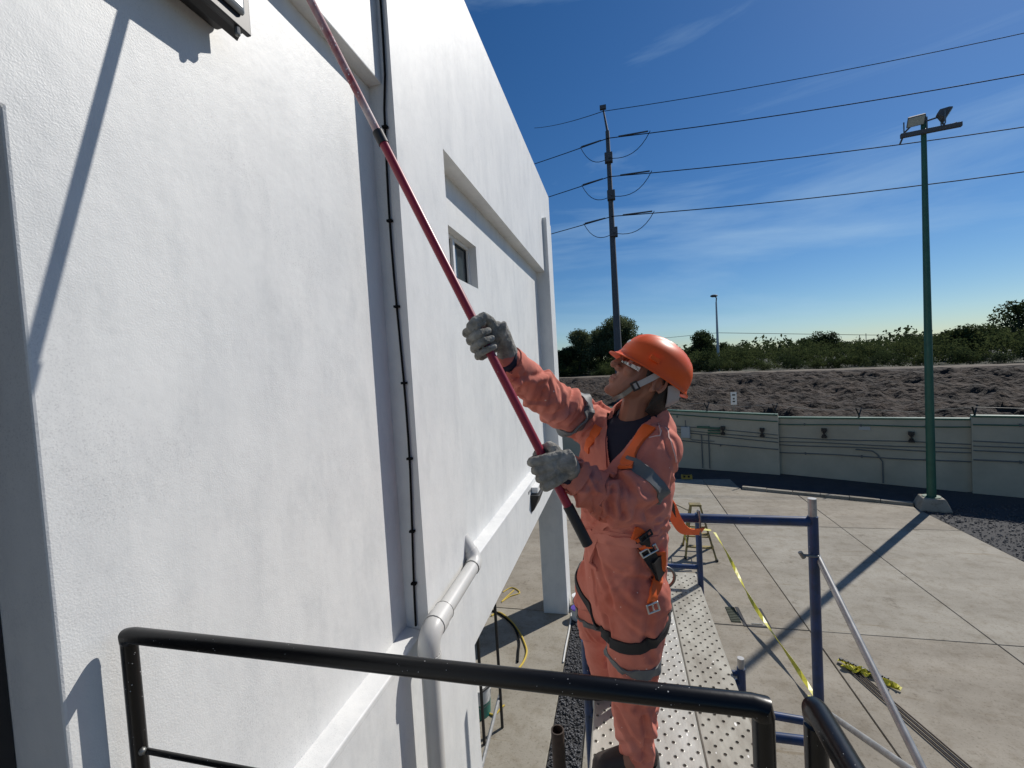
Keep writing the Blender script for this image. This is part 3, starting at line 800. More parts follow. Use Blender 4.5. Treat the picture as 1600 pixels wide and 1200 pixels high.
def tree(name, base, h, spread, m, label, seed, n=5000, size=.12, cat='tree', trunk=.12, blobs=None, squash=.8, limbs=5, thin=.55):
    r = random.Random(seed); b = Vector(base)
    root = empty(name, b, label, cat, 'trees and tall bushes beyond the embankment')
    if blobs is None:
        blobs = []
        for k in range(9):
            a = r.uniform(0, 6.28); q = r.uniform(.15, .75) * spread; z = h * r.uniform(.42, .84)
            blobs.append((q * math.cos(a), q * math.sin(a), z, spread * r.uniform(.30, .5)))
        blobs.append((0, 0, h * .82, spread * .4))
    mb = MB()
    mb.tube([b + Vector((0, 0, -.1)), b + Vector((.05*h*r.uniform(-1,1), 0, h*.3)), b + Vector((.08*h*r.uniform(-1,1), 0, h*.7))], [trunk, trunk*.75, trunk*.25], 8)
    for bl in blobs[:limbs + 3]:
        s = b + Vector((0, 0, h * r.uniform(.18, .45)))
        e = b + Vector(bl[:3])
        mb.tube([s, (s + e) / 2 + Vector((0, 0, -.05 * h)), e], [trunk*.5, trunk*.32, trunk*.1], 6)
    mb.build('trunk', M['bark'], root)
    V, Fq = leaf_cloud([(b.x + x, b.y + y, b.z + z, rr) for x, y, z, rr in blobs], n, size, seed, squash)
    link('crown', np_mesh('crown', V, Fq), m, root)
    return root
Z0 = CREST_Z
def gx(u, y): return W(u, 560, y).x
def zv(u, v, y): return W(u, v, y).z - Z0
for i, (u, v, y, sp, m, n, lb) in enumerate((
    (903, 514, 54, 2.5, 'leaf3', 6500, 'grey green tree with a small round top beside the white column'),
    (968, 493, 58, 4.0, 'leaf3', 15000, 'tall broad grey green tree right behind the power pole'),
    (938, 514, 60, 3.0, 'leaf3', 7500, 'dark tree filling the gap left of the power pole'),
    (1012, 530, 57, 1.7, 'leaf', 3400, 'dark low tree just above the orange helmet'),
    (884, 544, 52, 1.6, 'leaf', 3200, 'low dark tree at the edge of the white column'),
    (1096, 519, 62, 2.7, 'leaf', 6000, 'round dark tree just left of the pale street light'),
    (1130, 536, 62, 1.5, 'leaf', 2600, 'low dark bushy tree behind the pale street light'),
    (1298, 522, 58, 2.2, 'leaf', 3600, 'feathery dark tree standing above the middle of the scrub'),
    (1262, 527, 60, 1.4, 'leaf', 1500, 'small ragged tree at the left of the feathery tree'),
    (1424, 525, 60, 1.7, 'leaf', 2600, 'small rounded tree left of the green lamp post'),
    (1508, 512, 42, 1.9, 'leaf2', 4200, 'rounded olive bushy tree right of the green lamp post'),
    )):
    h = zv(u, v, y)
    tree('tree', (gx(u, y), y, Z0 - .05), h * 1.02, sp, M[m], lb, 40 + i, int(n * 1.7), .125)
# sparse flat-layered tree at the right edge
y = 46; bb = Vector((gx(1592, y), y, Z0)); r = random.Random(5)
blobs = []
for (u, v, w) in ((1592, 478, .9), (1575, 486, .8), (1603, 486, .9), (1566, 498, .8), (1590, 497, .7), (1556, 509, .6), (1578, 508, .6), (1543, 514, .55), (1612, 500, 1.0), (1600, 514, .7), (1625, 490, 1.0), (1570, 520, .5)):
    p = W(u, v, y + r.uniform(-1, 1)) - bb; blobs.append((p.x, p.y, p.z, w))
tree('acacia_tree', bb, zv(1592, 480, y), 2, M['leaf'], 'sparse flat layered acacia tree at the right edge of the view', 91, 2600, .13, 'tree', .16, blobs, .28, 9)
# scrub band: individual bushes at its near edge, the mass behind as stuff
variants = []
for k in range(5):
    bl = [(random.uniform(-.7, .7), random.uniform(-.5, .5), random.uniform(.35, .9), random.uniform(.35, .6)) for _ in range(7)]
    V, Fq = leaf_cloud(bl, 1900, .055, 300 + k, .9); V[:, 2] = np.maximum(V[:, 2], 0)
    variants.append(np_mesh('bush_leaves', V, Fq))
kinds = ('low rounded scrub bush at the edge of the bare soil',)
nb = 0
x = -6.5
while x < 42:
    y = crest_y(x) + 3.1 + random.uniform(0, 1.4)
    s = random.uniform(.55, 1.15)
    o = bpy.data.objects.new('bush', variants[nb % 5]); C.objects.link(o)
    if not variants[nb % 5].materials: variants[nb % 5].materials.append(M[('leaf2', 'leaf', 'leaf2', 'leaf3', 'leaf')[nb % 5]])
    o.location = (x, y, Z0 - .04); o.rotation_euler = (0, 0, random.uniform(0, 6.28)); o.scale = (s * 1.25, s * 1.25, s)
    uu = ROT.transposed() @ (Vector((x, y, Z0 + .4)) - CAM); uu = 800 - F_PX * uu.x / uu.z
    tone = ('olive', 'dark green', 'yellowish olive', 'grey green', 'very dark')[nb % 5]; size = 'small' if s < .75 else 'medium' if s < .95 else 'large'
    zone = 'left of the pale street light' if uu < 1120 else 'just right of the pale street light' if uu < 1270 else 'left of the green lamp post' if uu < 1450 else 'right of the green lamp post'
    tag(o, '%s %s scrub bush on the bank edge, %s' % (size, tone, zone), 'bush', 'low scrub bushes along the soil bank')
    nb += 1; x += random.uniform(.7, 1.3)
bl = []
rr = random.Random(12)
for _ in range(520):
    x = rr.uniform(-16, 62); yc = crest_y(x); y = yc + rr.uniform(4.5, 24)
    rad = rr.uniform(.6, 1.35); top = 1.3 + .5 * noise.noise(Vector((x * .16, y * .1, 2))) + rr.uniform(-.3, .5) + (.020 * (y - yc))
    bl.append((x, y, Z0 + max(.2, top - rad * .6), rad))
V, Fq = leaf_cloud(bl, 190000, .09, 77, .85)
V[:, 2] = np.maximum(V[:, 2], Z0 - .05)
tag(link('scrub', np_mesh('scrub', V, Fq), M['leaf2']), 'dense mass of dark olive scrub beyond the soil bank', 'scrub', kind='stuff')
bl = []
for _ in range(260):
    x = rr.uniform(-90, 190); y = rr.uniform(90, 200); bl.append((x, y, Z0 + rr.uniform(.2, 2.6), rr.uniform(1.6, 3.2)))
V, Fq = leaf_cloud(bl, 30000, .5, 78, .6); V[:, 2] = np.maximum(V[:, 2], Z0 - .05)
tag(link('far_woods', np_mesh('far_woods', V, Fq), M['leaf']), 'far dark line of woodland along the horizon', 'woods', kind='stuff')

# ================================================================== THINGS ON THE BUILDING
# black cable clipped down the side of the pilaster
pts = []
for z in np.linspace(6.58, 2.56, 26):
    x = -1.047 - .010 * math.sin(z * 3.1) + (.0 if z < 5.26 else .012) - .012 * max(0, (3.4 - z))
    pts.append((x, Y1 - .012, z))
cb = empty('cable', (-1.06, Y1 - .012, 2.66), 'black cable clipped down the shaded side of the white pilaster', 'cable')
MB().tube(pts, .0058, 8).build('cable', M['cable'], cb, smooth=True)
for z in (6.2, 5.7, 5.05, 4.60, 4.18, 3.80, 3.42, 3.05, 2.78):
    x = -1.047 - .010 * math.sin(z * 3.1) + (.0 if z < 5.26 else .012) - .012 * max(0, (3.4 - z))
    MB().box(x - .014, x + .014, Y1 - .022, Y1 - .001, z - .006, z + .006).build('clip', M['cable'], cb, bevel=.002)

# plastic drainpipe
dp = empty('drainpipe', (-.94, 1.885, 0), 'grey white plastic drainpipe turning across the pilaster and down the wall', 'drainpipe')
XP, RP = -.942, .0435
def arc(c, a, b, r, n=6):                          # rounded corner between directions a and b
    return [c + a * r * (1 - t) ** 2 + b * r * t * t for t in np.linspace(0, 1, n)]
c1, c2 = Vector((XP, 2.625, 2.625)), Vector((XP, 1.885, 2.595))
d12 = (c2 - c1).normalized(); up0 = (Vector((-1.03, 2.635, 2.77)) - c1).normalized()
MB().tube([Vector((-1.03, 2.635, 2.77)), c1 + up0 * .05], RP * .98, 18).build('inlet', M['pvc'], dp, smooth=True)
MB().tube([c1 + up0 * .075] + arc(c1, up0, d12, .07) + [c1 + d12 * .085], RP * 1.12, 18).build('elbow', M['pvc'], dp, smooth=True)
MB().tube([c1 + d12 * .06, c2 - d12 * .10], RP, 18).build('pipe', M['pvc'], dp, smooth=True)
dn = Vector((0, 0, -1))
MB().tube([c2 - d12 * .135, c2 - d12 * .075], RP * 1.32, 18).build('collar', M['pvc'], dp, smooth=True)
MB().tube([c2 - d12 * .20, c2 - d12 * .135], RP * 1.22, 18).build('collar', M['pvc'], dp, smooth=True)
MB().tube([c2 - d12 * .09] + arc(c2, -d12, dn, .08, 8) + [c2 + dn * .10], RP * 1.24, 18).build('elbow', M['pvc'], dp, smooth=True)
MB().tube([c2 + dn * .085, c2 + dn * .115], RP * 1.32, 18).build('collar', M['pvc'], dp, smooth=True)
MB().tube([c2 + dn * .10, Vector((XP, 1.885, .0))], RP, 18).build('pipe', M['pvc'], dp, smooth=True)
for q_, d_ in ((c2 - d12 * .073, d12), (c2 - d12 * .137, d12), (c2 - d12 * .202, d12), (c2 + dn * .083, dn), (c2 + dn * .117, dn), (c1 + d12 * .087, d12)):
    MB().tube([q_ - d_ * .0015, q_ + d_ * .0015], RP * 1.25 if d_ is dn or q_.y < 2.3 else RP * 1.08, 18).build('joint', M['dsteel'], dp, smooth=True)
MB().box(XP - .06, XP + .052, 1.885 - .055, 1.885 + .055, 1.40, 1.43).build('bracket', M['pvc'], dp, bevel=.01)

# wall light at the top of the view
wlgt = empty('wall_light', (XR, .95, 4.9), 'black rectangular wall light with a clear lens at the top of the wall', 'wall light')
MB().box(XR + .001, XR + .045, .76, 1.135, 4.905, 5.20).build('back_box', M['blackmat'], wlgt, bevel=.008)
mb = MB(); rings = []
for x, g in ((XR + .046, .0), (XR + .070, .010), (XR + .080, .010), (XR + .084, .002), (XR + .100, .002)):
    rings.append([Vector((x, y, z)) for y, z in ((.70 + g, 4.885 + g), (1.165 - g, 4.885 + g), (1.165 - g, 5.24 - g), (.70 + g, 5.24 - g))])
mb.loft([r[::-1] for r in rings]).build('housing', M['blackmat'], wlgt, bevel=.003, fix=True)
mb = MB(); rings = []
for x, g in ((XR + .101, .034), (XR + .114, .036), (XR + .119, .048)):
    rings.append([Vector((x, y, z)) for y, z in ((.70 + g, 4.885 + g), (1.165 - g, 4.885 + g), (1.165 - g, 5.24 - g), (.70 + g, 5.24 - g))])
mb.loft(rings).build('lens', M['lampglass'], wlgt, bevel=.006, fix=True)
MB().box(XR + .117, XR + .1215, .80, 1.07, 5.02, 5.14).build('prism', M['led'], wlgt)
MB().capsule([(XR + .09, 1.12, 4.885), (XR + .09, 1.12, 4.868)], .008, 8).build('screw', M['dsteel'], wlgt)

# small dark lamp on the floor beam
al = empty('beam_lamp', (XB, 5.0, 2.35), 'small black wedge lamp fixed on the floor beam below the ledge', 'lamp')
mb = MB()
mb.add([(XB+.001,4.78,2.40),(XB+.001,5.22,2.40),(XB+.001,5.22,2.20),(XB+.001,4.78,2.20),(XB+.10,4.80,2.39),(XB+.10,5.20,2.39),(XB+.03,5.18,2.22),(XB+.03,4.82,2.22)],
       [(0,1,5,4),(4,5,6,7),(7,6,2,3),(0,4,7,3),(1,2,6,5),(0,3,2,1)])
mb.build('shade', M['blackmat'], al, bevel=.006, fix=True)
MB().box(XB + .001, XB + .075, 4.85, 5.25, 2.402, 2.47).build('cover', M['alu'], al, bevel=.006)
for k in range(4): MB().box(XB + .0005, XB + .0025, 4.70 + k * .07, 4.735 + k * .07, 2.43 + .004 * (k % 2), 2.462).build('mark', M['print'], al)

# ------------------------------------------------------------------ handrails
hr = empty('handrail', (-1.066, .72, 2.3), 'black steel pipe handrail crossing the foreground from the wall', 'handrail')
RR = .0168; RZ = 3.309
A_, B_ = Vector((-1.079, .72, RZ)), Vector((.189, .720, RZ))
rail_pts = [A_ + Vector((0, 0, -.015)), A_ + Vector((.0024, 0, -.0024)), A_ + Vector((.015, 0, 0)), B_ - Vector((.015, 0, 0)), B_ + Vector((-.0024, 0, -.0024)), B_ + Vector((0, 0, -.015))]
MB().tube(rail_pts, RR, 24).build('top_rail', M['black'], hr, smooth=True)
for p in (A_, B_): MB().tube([p + Vector((0, 0, -.014)), Vector((p.x, p.y, 2.552 if p is A_ else 2.30))], RR - .0008, 24).build('post', M['black'], hr, smooth=True)
MB().tube([A_ + Vector((.02, 0, -.262)), B_ + Vector((-.02, 0, -.262))], .0062, 12).build('lower_rail', M['black'], hr, smooth=True)
MB().ellipsoid(A_ + Vector((.018, -.006, -.258)), (.008, 0, 0), (0, .008, 0), (0, 0, .008), 8, 6).build('weld', M['dsteel'], hr, smooth=True)
h2 = empty('handrail', (.272, .73, 2.3), 'black pipe handrail running back towards the viewer at lower right', 'handrail')
C_ = Vector((.263, .728, RZ + .002))
MB().tube([C_ + Vector((0, 0, -.018)), C_ + Vector((0, -.004, -.004)), C_ + Vector((0, -.018, 0)), C_ + Vector((.01, -1.6, 0))], RR, 24).build('top_rail', M['black'], h2, smooth=True)
MB().tube([C_ + Vector((0, 0, -.028)), Vector((C_.x, C_.y, 2.30))], RR - .0008, 24).build('post', M['black'], h2, smooth=True)
MB().tube([Vector((C_.x + .01, C_.y - 1.6, RZ + .004)), Vector((C_.x + .01, C_.y - 1.6, 2.3))], RR - .0008, 24).build('post', M['black'], h2, smooth=True)

# ================================================================== SCAFFOLD
PZ = 2.23
sc = empty('scaffold', (.2, 2.4, 0), 'navy blue tube scaffold carrying the perforated planks beside the wall', 'scaffold')
def tube(name, a, b, r=.0205, m='blue', n=14, parent=None):
    return MB().tube([a, b], r, n).build(name, M[m], parent or sc, smooth=True)
# near frame
XN, YN = .776, 2.108
tube('post', (XN, YN, .01), (XN, YN, 3.135)); tube('pin', (XN, YN, 3.13), (XN, YN, 3.212), .0165, 'galv')
tube('post', (-.222, YN, .01), (-.222, YN, 2.50)); tube('post', (-.02, YN, PZ + .012), (-.02, YN, 3.14))
MB().box(-.06, .02, YN - .04, YN + .04, PZ + .003, PZ + .012).build('base_plate', M['rust'], sc)
tube('cross_bar', (XN - .015, YN, 3.112), (-.02, YN, 3.117))
tube('lower_bar', (XN - .015, YN, 2.218), (.508, YN, 2.235), .017)
tube('lower_bar', (XN - .015, YN, 2.13), (-.222, YN, 2.13)); tube('lower_bar', (XN - .015, YN, 1.0), (-.222, YN, 1.0))
MB().ellipsoid((XN, YN, 3.17), (.004, 0, 0), (0, .0185, 0), (0, 0, .004), 8, 6).build('bolt', M['rust'], sc)
tube('bolt', (XN - .055, YN - .02, 2.972), (XN + .01, YN - .02, 2.968), .006, 'dsteel', 8)
tube('bolt', (XN - .06, YN - .02, 2.985), (XN - .045, YN - .02, 2.960), .009, 'dsteel', 8)
# braces from the near frame back to the next frame beside the landing
def flatend(a, b, r=.0125): tube('brace', a, b, r, 'galv', 10)
flatend((XN + .016, YN + .02, 2.965), (XN + .03, .32, 2.03)); flatend((XN + .040, YN + .02, 2.255), (XN + .05, .32, 3.12))
tube('post', (XN, .30, .01), (XN, .30, 3.15)); tube('cross_bar', (XN, .30, 2.0), (.50, .30, 2.0))
# base frame whose pins stand just above the planks
for x in (.536, -.257):
    tube('post', (x, 2.40, .01), (x, 2.40, 2.238)); tube('pin', (x, 2.40, 2.235), (x, 2.40, 2.290), .0165, 'galv')
for z in (2.155, 1.65, .35): tube('cross_bar', (.536, 2.40, z), (-.257, 2.40, z), .019)
tube('tab', (.536, 2.40, 2.205), (.492, 2.40, 2.208), .013)
tube('tab', (-.257, 2.40, 2.205), (-.20, 2.40, 2.208), .013)
# far frame
for x in (.492, -.245): tube('post', (x, 3.285, .01), (x, 3.285, 2.74))
for z in (2.352, 2.155, 1.65, .35): tube('cross_bar', (.492, 3.285, z), (-.245, 3.285, z), .0165)
for z0, z1 in ((.45, 1.9), (1.9, .45)):
    flatend((-.27 - (.02 if z0 < 1 else 0), 2.40, z0), (-.27 - (.02 if z0 < 1 else 0), 3.285, z1), .010)
    flatend((.545 + (.02 if z0 < 1 else 0), 2.40, z0), (.52 + (.02 if z0 < 1 else 0), 3.285, z1), .010)
for x, y in ((XN, YN), (-.222, YN), (XN, .30), (.536, 2.40), (-.257, 2.40), (.492, 3.285), (-.245, 3.285)):
    MB().box(x - .06, x + .06, y - .06, y + .06, .002, .012).build('base_plate', M['rust'], sc)

# perforated planks
def plank_mesh(w, L, nc, nr):
    V, Fq = [], []
    cw, cl = (w - .012) / nc, L / nr
    R1 = .0072
    def cell(x0, x1, y0, y1, hole):
        b = len(V)
        if not hole:
            V.extend([(x0,y0,0),(x1,y0,0),(x1,y1,0),(x0,y1,0)]); Fq.append((b,b+1,b+2,b+3)); return
        cx, cy = (x0+x1)/2, (y0+y1)/2; hx, hy = (x1-x0)/2, (y1-y0)/2
        for k in range(8):
            a = math.pi/4 * k; ca, sa = math.cos(a), math.sin(a)
            s = 1 / max(abs(ca), abs(sa)); V.append((cx + hx*ca*s, cy + hy*sa*s, 0))
        for k in range(8): a = math.pi/4*k; V.append((cx + R1*1.45*math.cos(a), cy + R1*1.45*math.sin(a), .0))
        for k in range(8): a = math.pi/4*k; V.append((cx + R1*math.cos(a), cy + R1*math.sin(a), .0014))
        for k in range(8): a = math.pi/4*k; V.append((cx + R1*.95*math.cos(a), cy + R1*.95*math.sin(a), -.012))
        for q in range(3):
            for k in range(8):
                j = (k+1) % 8; Fq.append((b+8*q+k, b+8*q+j, b+8*q+8+j, b+8*q+8+k))
    for i in range(nc):
        for j in range(nr):
            cell(-w/2 + .006 + i*cw, -w/2 + .006 + (i+1)*cw, j*cl, (j+1)*cl, 0 < j < nr - 1 and (i + j) % 2 == 0)
    b = len(V)
    h = .048
    for s in (-1, 1):                              # rolled edges
        b = len(V); x1 = s * (w/2 - .006); x2 = s * w/2
        V.extend([(x1,0,0),(x1,L,0),(x2,0,-.006),(x2,L,-.006),(x2,0,-h),(x2,L,-h),(s*(w/2-.02),0,-h),(s*(w/2-.02),L,-h)])
        for q in range(3):
            f = (b+2*q, b+2*q+2, b+2*q+3, b+2*q+1); Fq.append(f if s < 0 else f[::-1])
    b = len(V); g = w/2 - .003
    V.extend([(-g,0,-.0),(g,0,-.0),(g,0,-h),(-g,0,-h),(-g,L,-.0),(g,L,-.0),(g,L,-h),(-g,L,-h)])
    Fq.append((b,b+3,b+2,b+1)); Fq.append((b+4,b+5,b+6,b+7))
    b = len(V); V.extend([(-g,.001,-.030),(g,.001,-.030),(g,L-.001,-.030),(-g,L-.001,-.030)]); Fq.append((b,b+1,b+2,b+3))
    me = bpy.data.meshes.new('plank'); me.from_pydata(V, [], Fq); me.update(); return me
PL = 2.44; pm_ = plank_mesh(.2245, PL, 7, 70)
for i, (x, m, lb) in enumerate(((-.079, 'plank', 'perforated steel plank nearest the white wall'), (.149, 'plank', 'perforated steel plank in the middle under the worker'), (.376, 'plank_dirty', 'perforated steel plank on the outer yard side'))):
    o = bpy.data.objects.new('plank', pm_ if i == 0 else pm_.copy()); C.objects.link(o)
    o.data.materials.clear(); o.data.materials.append(M[m]); o.location = (x, .985 + .012 * i, PZ + (.0, .0015, -.001)[i])
    tag(o, lb, 'plank', 'perforated planks on the scaffold')

# ================================================================== YARD CLUTTER
# yellow stepladder
top = W(1086, 790, 9.05)
ld = empty('stepladder', (1.35, 9.05, 0), 'small yellow stepladder standing open in the yard behind the worker', 'stepladder')
ft_ = [Vector((1.606, 8.724, .0)), Vector((1.062, 8.777, .0)), Vector((1.10, 9.41, .0)), Vector((1.65, 9.37, .0))]
tops = [top + Vector((.085, -.05, 0)), top + Vector((-.085, -.05, 0)), top + Vector((-.075, .05, 0)), top + Vector((.095, .05, 0))]
for a, b, nm in zip(ft_, tops, ('stile', 'stile', 'rear_leg', 'rear_leg')):
    d = (b - a).normalized(); MB().obox((a + b) / 2, d * (b - a).length / 2, Vector((.016, 0, 0)), Vector((0, .03, 0))).build(nm, M['yellow'], ld, bevel=.003)
    MB().obox(a + Vector((0, 0, .02)), (.022, 0, 0), (0, .036, 0), (0, 0, .02)).build('foot', M['rubber'], ld)
for t in (.24, .48, .72):
    a, b = ft_[0].lerp(tops[0], t), ft_[1].lerp(tops[1], t); MB().obox((a + b) / 2, (a - b) / 2, (0, .045, 0), (0, 0, .013)).build('step', M['yellow'], ld)
    a, b = ft_[3].lerp(tops[3], t), ft_[2].lerp(tops[2], t); MB().obox((a + b) / 2, (a - b) / 2, (0, .015, 0), (0, 0, .012)).build('rail', M['yellow'], ld)
MB().obox(top + Vector((0, 0, .02)), (.11, 0, 0), (0, .075, 0), (0, 0, .02)).build('top_cap', M['yellow'], ld, bevel=.008)
for s in (0, 1):
    a, b = ft_[s].lerp(tops[s], .5), ft_[3 - s].lerp(tops[3 - s], .5); MB().tube([a, b], .008, 6).build('spreader', M['dsteel'], ld)
o = MB().tube([G(1052, 786), G(1075, 797, .25)], .022, 8).build('stick', M['wood']); tag(o, 'pale wooden stick leaning against the yellow stepladder', 'stick')

# caution tape
def strip(path, w, side=None, twist=0, th=.0012):
    path = [Vector(p) for p in path]; mb = MB(); vs = []
    for i, p in enumerate(path):
        t = (path[min(i+1, len(path)-1)] - path[max(i-1, 0)]).normalized()
        s = t.cross(Vector((0, 0, 1))).normalized(); u = s.cross(t)
        a = twist * i + .5 * noise.noise(p * 2.3)
        dd = s * math.cos(a) + u * math.sin(a); nn = t.cross(dd)
        vs += [p + dd*w/2 + nn*th, p - dd*w/2 + nn*th, p - dd*w/2 - nn*th, p + dd*w/2 - nn*th]
    fs = [(0,1,2,3)]
    for i in range(len(path) - 1):
        for j in range(4): fs.append((4*i+j, 4*i+4+j, 4*i+4+(j+1) % 4, 4*i+(j+1) % 4))
    n = len(path) - 1; fs.append((4*n+3, 4*n+2, 4*n+1, 4*n)); mb.add(vs, fs); return mb
a, b = Vector((1.585, 8.72, .55)), Vector((1.90, 5.22, .06))
tp = empty('caution_tape', b, 'yellow caution tape stretched low from the stepladder towards the scaffold', 'tape')
path = [a.lerp(b, t) - Vector((0, 0, .32 * t * (1 - t))) + Vector((.02 * math.sin(t * 9), 0, 0)) for t in np.linspace(0, 1, 26)]
strip(path, .050, twist=.4).build('band', M['tape'], tp)
strip([a + Vector((-.05, .05, .02)), a + Vector((-.3, .02, .05)), a + Vector((-.55, .05, .03)), a + Vector((-.50, -.03, -.2))], .06, twist=.4).build('knot', M['tape'], tp)
e = [b + Vector((-.02, .06, 0)), b + Vector((-.06, -.08, -.03)), b + Vector((-.03, -.26, -.05)), b + Vector((.03, -.46, -.05))]
strip(e, .075, twist=.05).build('loose_end', M['tape'], tp)
for k in range(6):
    p = b + Vector((-.055 + .012 * k, -.03 - .07 * k, -.012 - .004 * k)); MB().obox(p + Vector((0, 0, .012)), (.026, 0, 0), (0, .020, 0), (0, 0, .0015)).build('mark', M['print'], tp)
a, b = G(1312, 1036, .02), G(1402, 1074, .02)
ts = empty('tape_scrap', (a + b) / 2, 'crumpled scrap of yellow caution tape lying on the concrete by dark rods', 'tape')
for k in range(3):
    pth = [a.lerp(b, t) + Vector((.03 * math.sin(7 * t + k * 2), .045 * math.cos(9 * t + k), .02 * .5 + .008 * math.sin(13 * t + k * 2) + .006 * k)) for t in np.linspace(.03 * k, 1 - .05 * k, 18)]
    strip(pth, .055, twist=.35 + .2 * k).build('fold', M['tape'], ts)
for k in range(9):
    p = a.lerp(b, .03 + .1 * k) + Vector((.02, .045, .026)); MB().obox(p, (.016, .006, 0), (-.006, .016, 0), (0, 0, .012)).build('mark', M['print'], ts)
for i, (du, lb) in enumerate(((0, 'left'), (6, 'middle'), (12, 'right'))):
    a, b = G(1322 + du * .6, 1043 - du * .3, .014), G(1500 + du, 1200 - du * .4, .014); b2 = a + (b - a) * (1.15 + .1 * i)
    o = MB().tube([a, (a + b2) / 2 + Vector((0, 0, .003)), b2], .008, 8).build('steel_rod', M['rust']); tag(o, 'dark steel rod lying on the concrete, %s of three side by side' % lb, 'rod', 'steel rods on the concrete')

# drain hatch
h0, h1 = Vector((1.40, 6.70, 0)), Vector((1.86, 7.12, 0))
hc = empty('drain_hatch', (1.6, 6.9, 0), 'rectangular drain hatch with a mossy green grate strip in the concrete', 'drain hatch')
MB().box(1.40, 1.53, 6.72, 7.12, .003, .010).build('grate', M['grate'], hc)
for k in range(9): MB().box(1.405, 1.525, 6.735 + k * .043, 6.748 + k * .043, .0102, .016).build('bar', M['grate'], hc)
MB().box(1.545, 1.585, 6.68, 7.14, .003, .007).box(1.545, 1.90, 6.64, 6.68, .003, .007).box(1.86, 1.90, 6.68, 7.14, .003, .007).build('frame', M['asphalt'], hc)
MB().box(1.590, 1.855, 6.685, 7.13, .003, .006).build('lid', M['concrete'], hc)
MB().box(1.66, 1.80, 6.70, 6.715, .0065, .014).build('handle', M['dsteel'], hc)

# yellow wheel stop by the wall
p = G(1073, 748); ws = empty('wheel_stop', p, 'dirty yellow wheel stop with dark stripes in the shade of the wall', 'wheel stop')
mb = MB(); mb.loft([[Vector((p.x + sx, p.y + y, z)) for y, z in ((-.10, 0), (.10, 0), (.055, .13), (-.055, .13))] for sx in (-.16, .16)]).build('block', M['wheelstop'], ws, bevel=.012, fix=True)
for sx in (-.08, .05): MB().obox((p.x + sx, p.y - .079, .066), (.03, 0, 0), (0, .004, .004), (0, -.026, .055)).build('stripe', M['print'], ws)
MB().box(p.x - .1, p.x + .1, p.y - .02, p.y + .02, .128, .15).build('top_strip', M['print'], ws)

# scaffold frame standing under the raised building, with its blue brace
q1, q2 = G(785, 1137), G(757, 1163)
uf = empty('tube_frame', (q1 + q2) / 2, 'thin dark tube frame standing under the raised building', 'tube frame')
for q in (q1, q2): MB().tube([(q.x, q.y, .005), (q.x, q.y, 2.0)], .0165, 10).build('post', M['blackmat'], uf, smooth=True)
for z in (1.96, .55): MB().tube([(q1.x, q1.y, z), (q2.x, q2.y, z)], .014, 8).build('cross_bar', M['blackmat'], uf, smooth=True)
ba, bb_ = G(781, 1085, .30), G(752, 1200, .45)
br = MB().tube([ba, ba + (bb_ - ba) * 1.25], .017, 10).build('brace_pole', M['galv']); tag(br, 'pale blue grey brace pole slanting past the bucket under the building', 'pole')
# bucket with rope
p = G(748, 1112)
bk = empty('bucket', p, 'green and white plastic bucket on the ground behind the pilaster edge', 'bucket')
MB().tube([p, p + Vector((0, 0, .17))], [.135, .145], 24).build('body', M['teal'], bk, smooth=True)
MB().tube([p + Vector((0, 0, .171)), p + Vector((0, 0, .33))], [.1455, .152], 24, cap=False).build('upper_body', M['bucket_white'], bk, smooth=True)
MB().tube([p + Vector((0, 0, .29)), p + Vector((0, 0, .30))], .148, 24).build('paint', M['bucket_white'], bk)
MB().tube([p + Vector((.158*math.cos(a), .158*math.sin(a), .335)) for a in np.linspace(0, 2*math.pi, 25)], .008, 6).build('rim', M['bucket_white'], bk, smooth=True)
MB().tube([p + Vector((.155, 0, .28)), p + Vector((.17, -.10, .20)), p + Vector((.10, -.17, .17)), p + Vector((-.05, -.165, .2)), p + Vector((-.15, 0, .28))], .004, 6).build('handle', M['dsteel'], bk)
rp = []
for t in np.linspace(0, 1, 26): rp.append(G(736 + 52 * t, 1128 - 22 * t + 4 * math.sin(t * 11), .012 + .004 * math.sin(t * 30)))
tag(MB().tube(rp, .010, 8).build('rope', M['ropeyellow'], None, smooth=True), 'yellow rope lying around the green bucket', 'rope')
def spl(pts, n=40):
    P = [Vector(p) for p in pts]; P = [P[0]] + P + [P[-1]]; out = []
    for i in range(1, len(P) - 2):
        for t in np.linspace(0, 1, max(2, n // (len(P) - 3)), endpoint=False):
            a, b, c, d = P[i-1], P[i], P[i+1], P[i+2]
            out.append(.5 * ((2*b) + (c - a)*t + (2*a - 5*b + 4*c - d)*t*t + (3*b - a - 3*c + d)*t**3))
    out.append(P[-2]); return out
o = MB().tube(spl([G(u, v, .012) for u, v in ((768, 962), (780, 957), (796, 968), (810, 985), (819, 1003), (823, 1018), (818, 1034), (806, 1050))]), .013, 8).build('hose', M['ropeyellow'], None, smooth=True)
tag(o, 'yellow hose looping on the ground under the building', 'hose')
o = MB().tube(spl([G(u, v, .014) for u, v in ((764, 952), (782, 960), (802, 978), (811, 1000), (810, 1018), (809, 1034))]), .014, 8).build('hose', M['cable'], None, smooth=True)
tag(o, 'black hose lying inside the loop of the yellow hose', 'hose')
o = MB().tube(spl([G(u, v, .008) for u, v in ((893, 958), (889, 985), (884, 1010), (880, 1035))], 20), .012, 8).build('white_pipe', M['pvc'], None, smooth=True)
tag(o, 'thin white pipe lying along the edge of the gravel strip', 'pipe')
o = MB().tube(spl([G(u, v, .01) for u, v in ((786, 925), (800, 918), (812, 926), (796, 932), (784, 940), (803, 922))], 30), .010, 6).build('twine', M['ropeyellow'], None, smooth=True)
tag(o, 'tangle of dry yellow twine on the concrete under the building', 'twine')
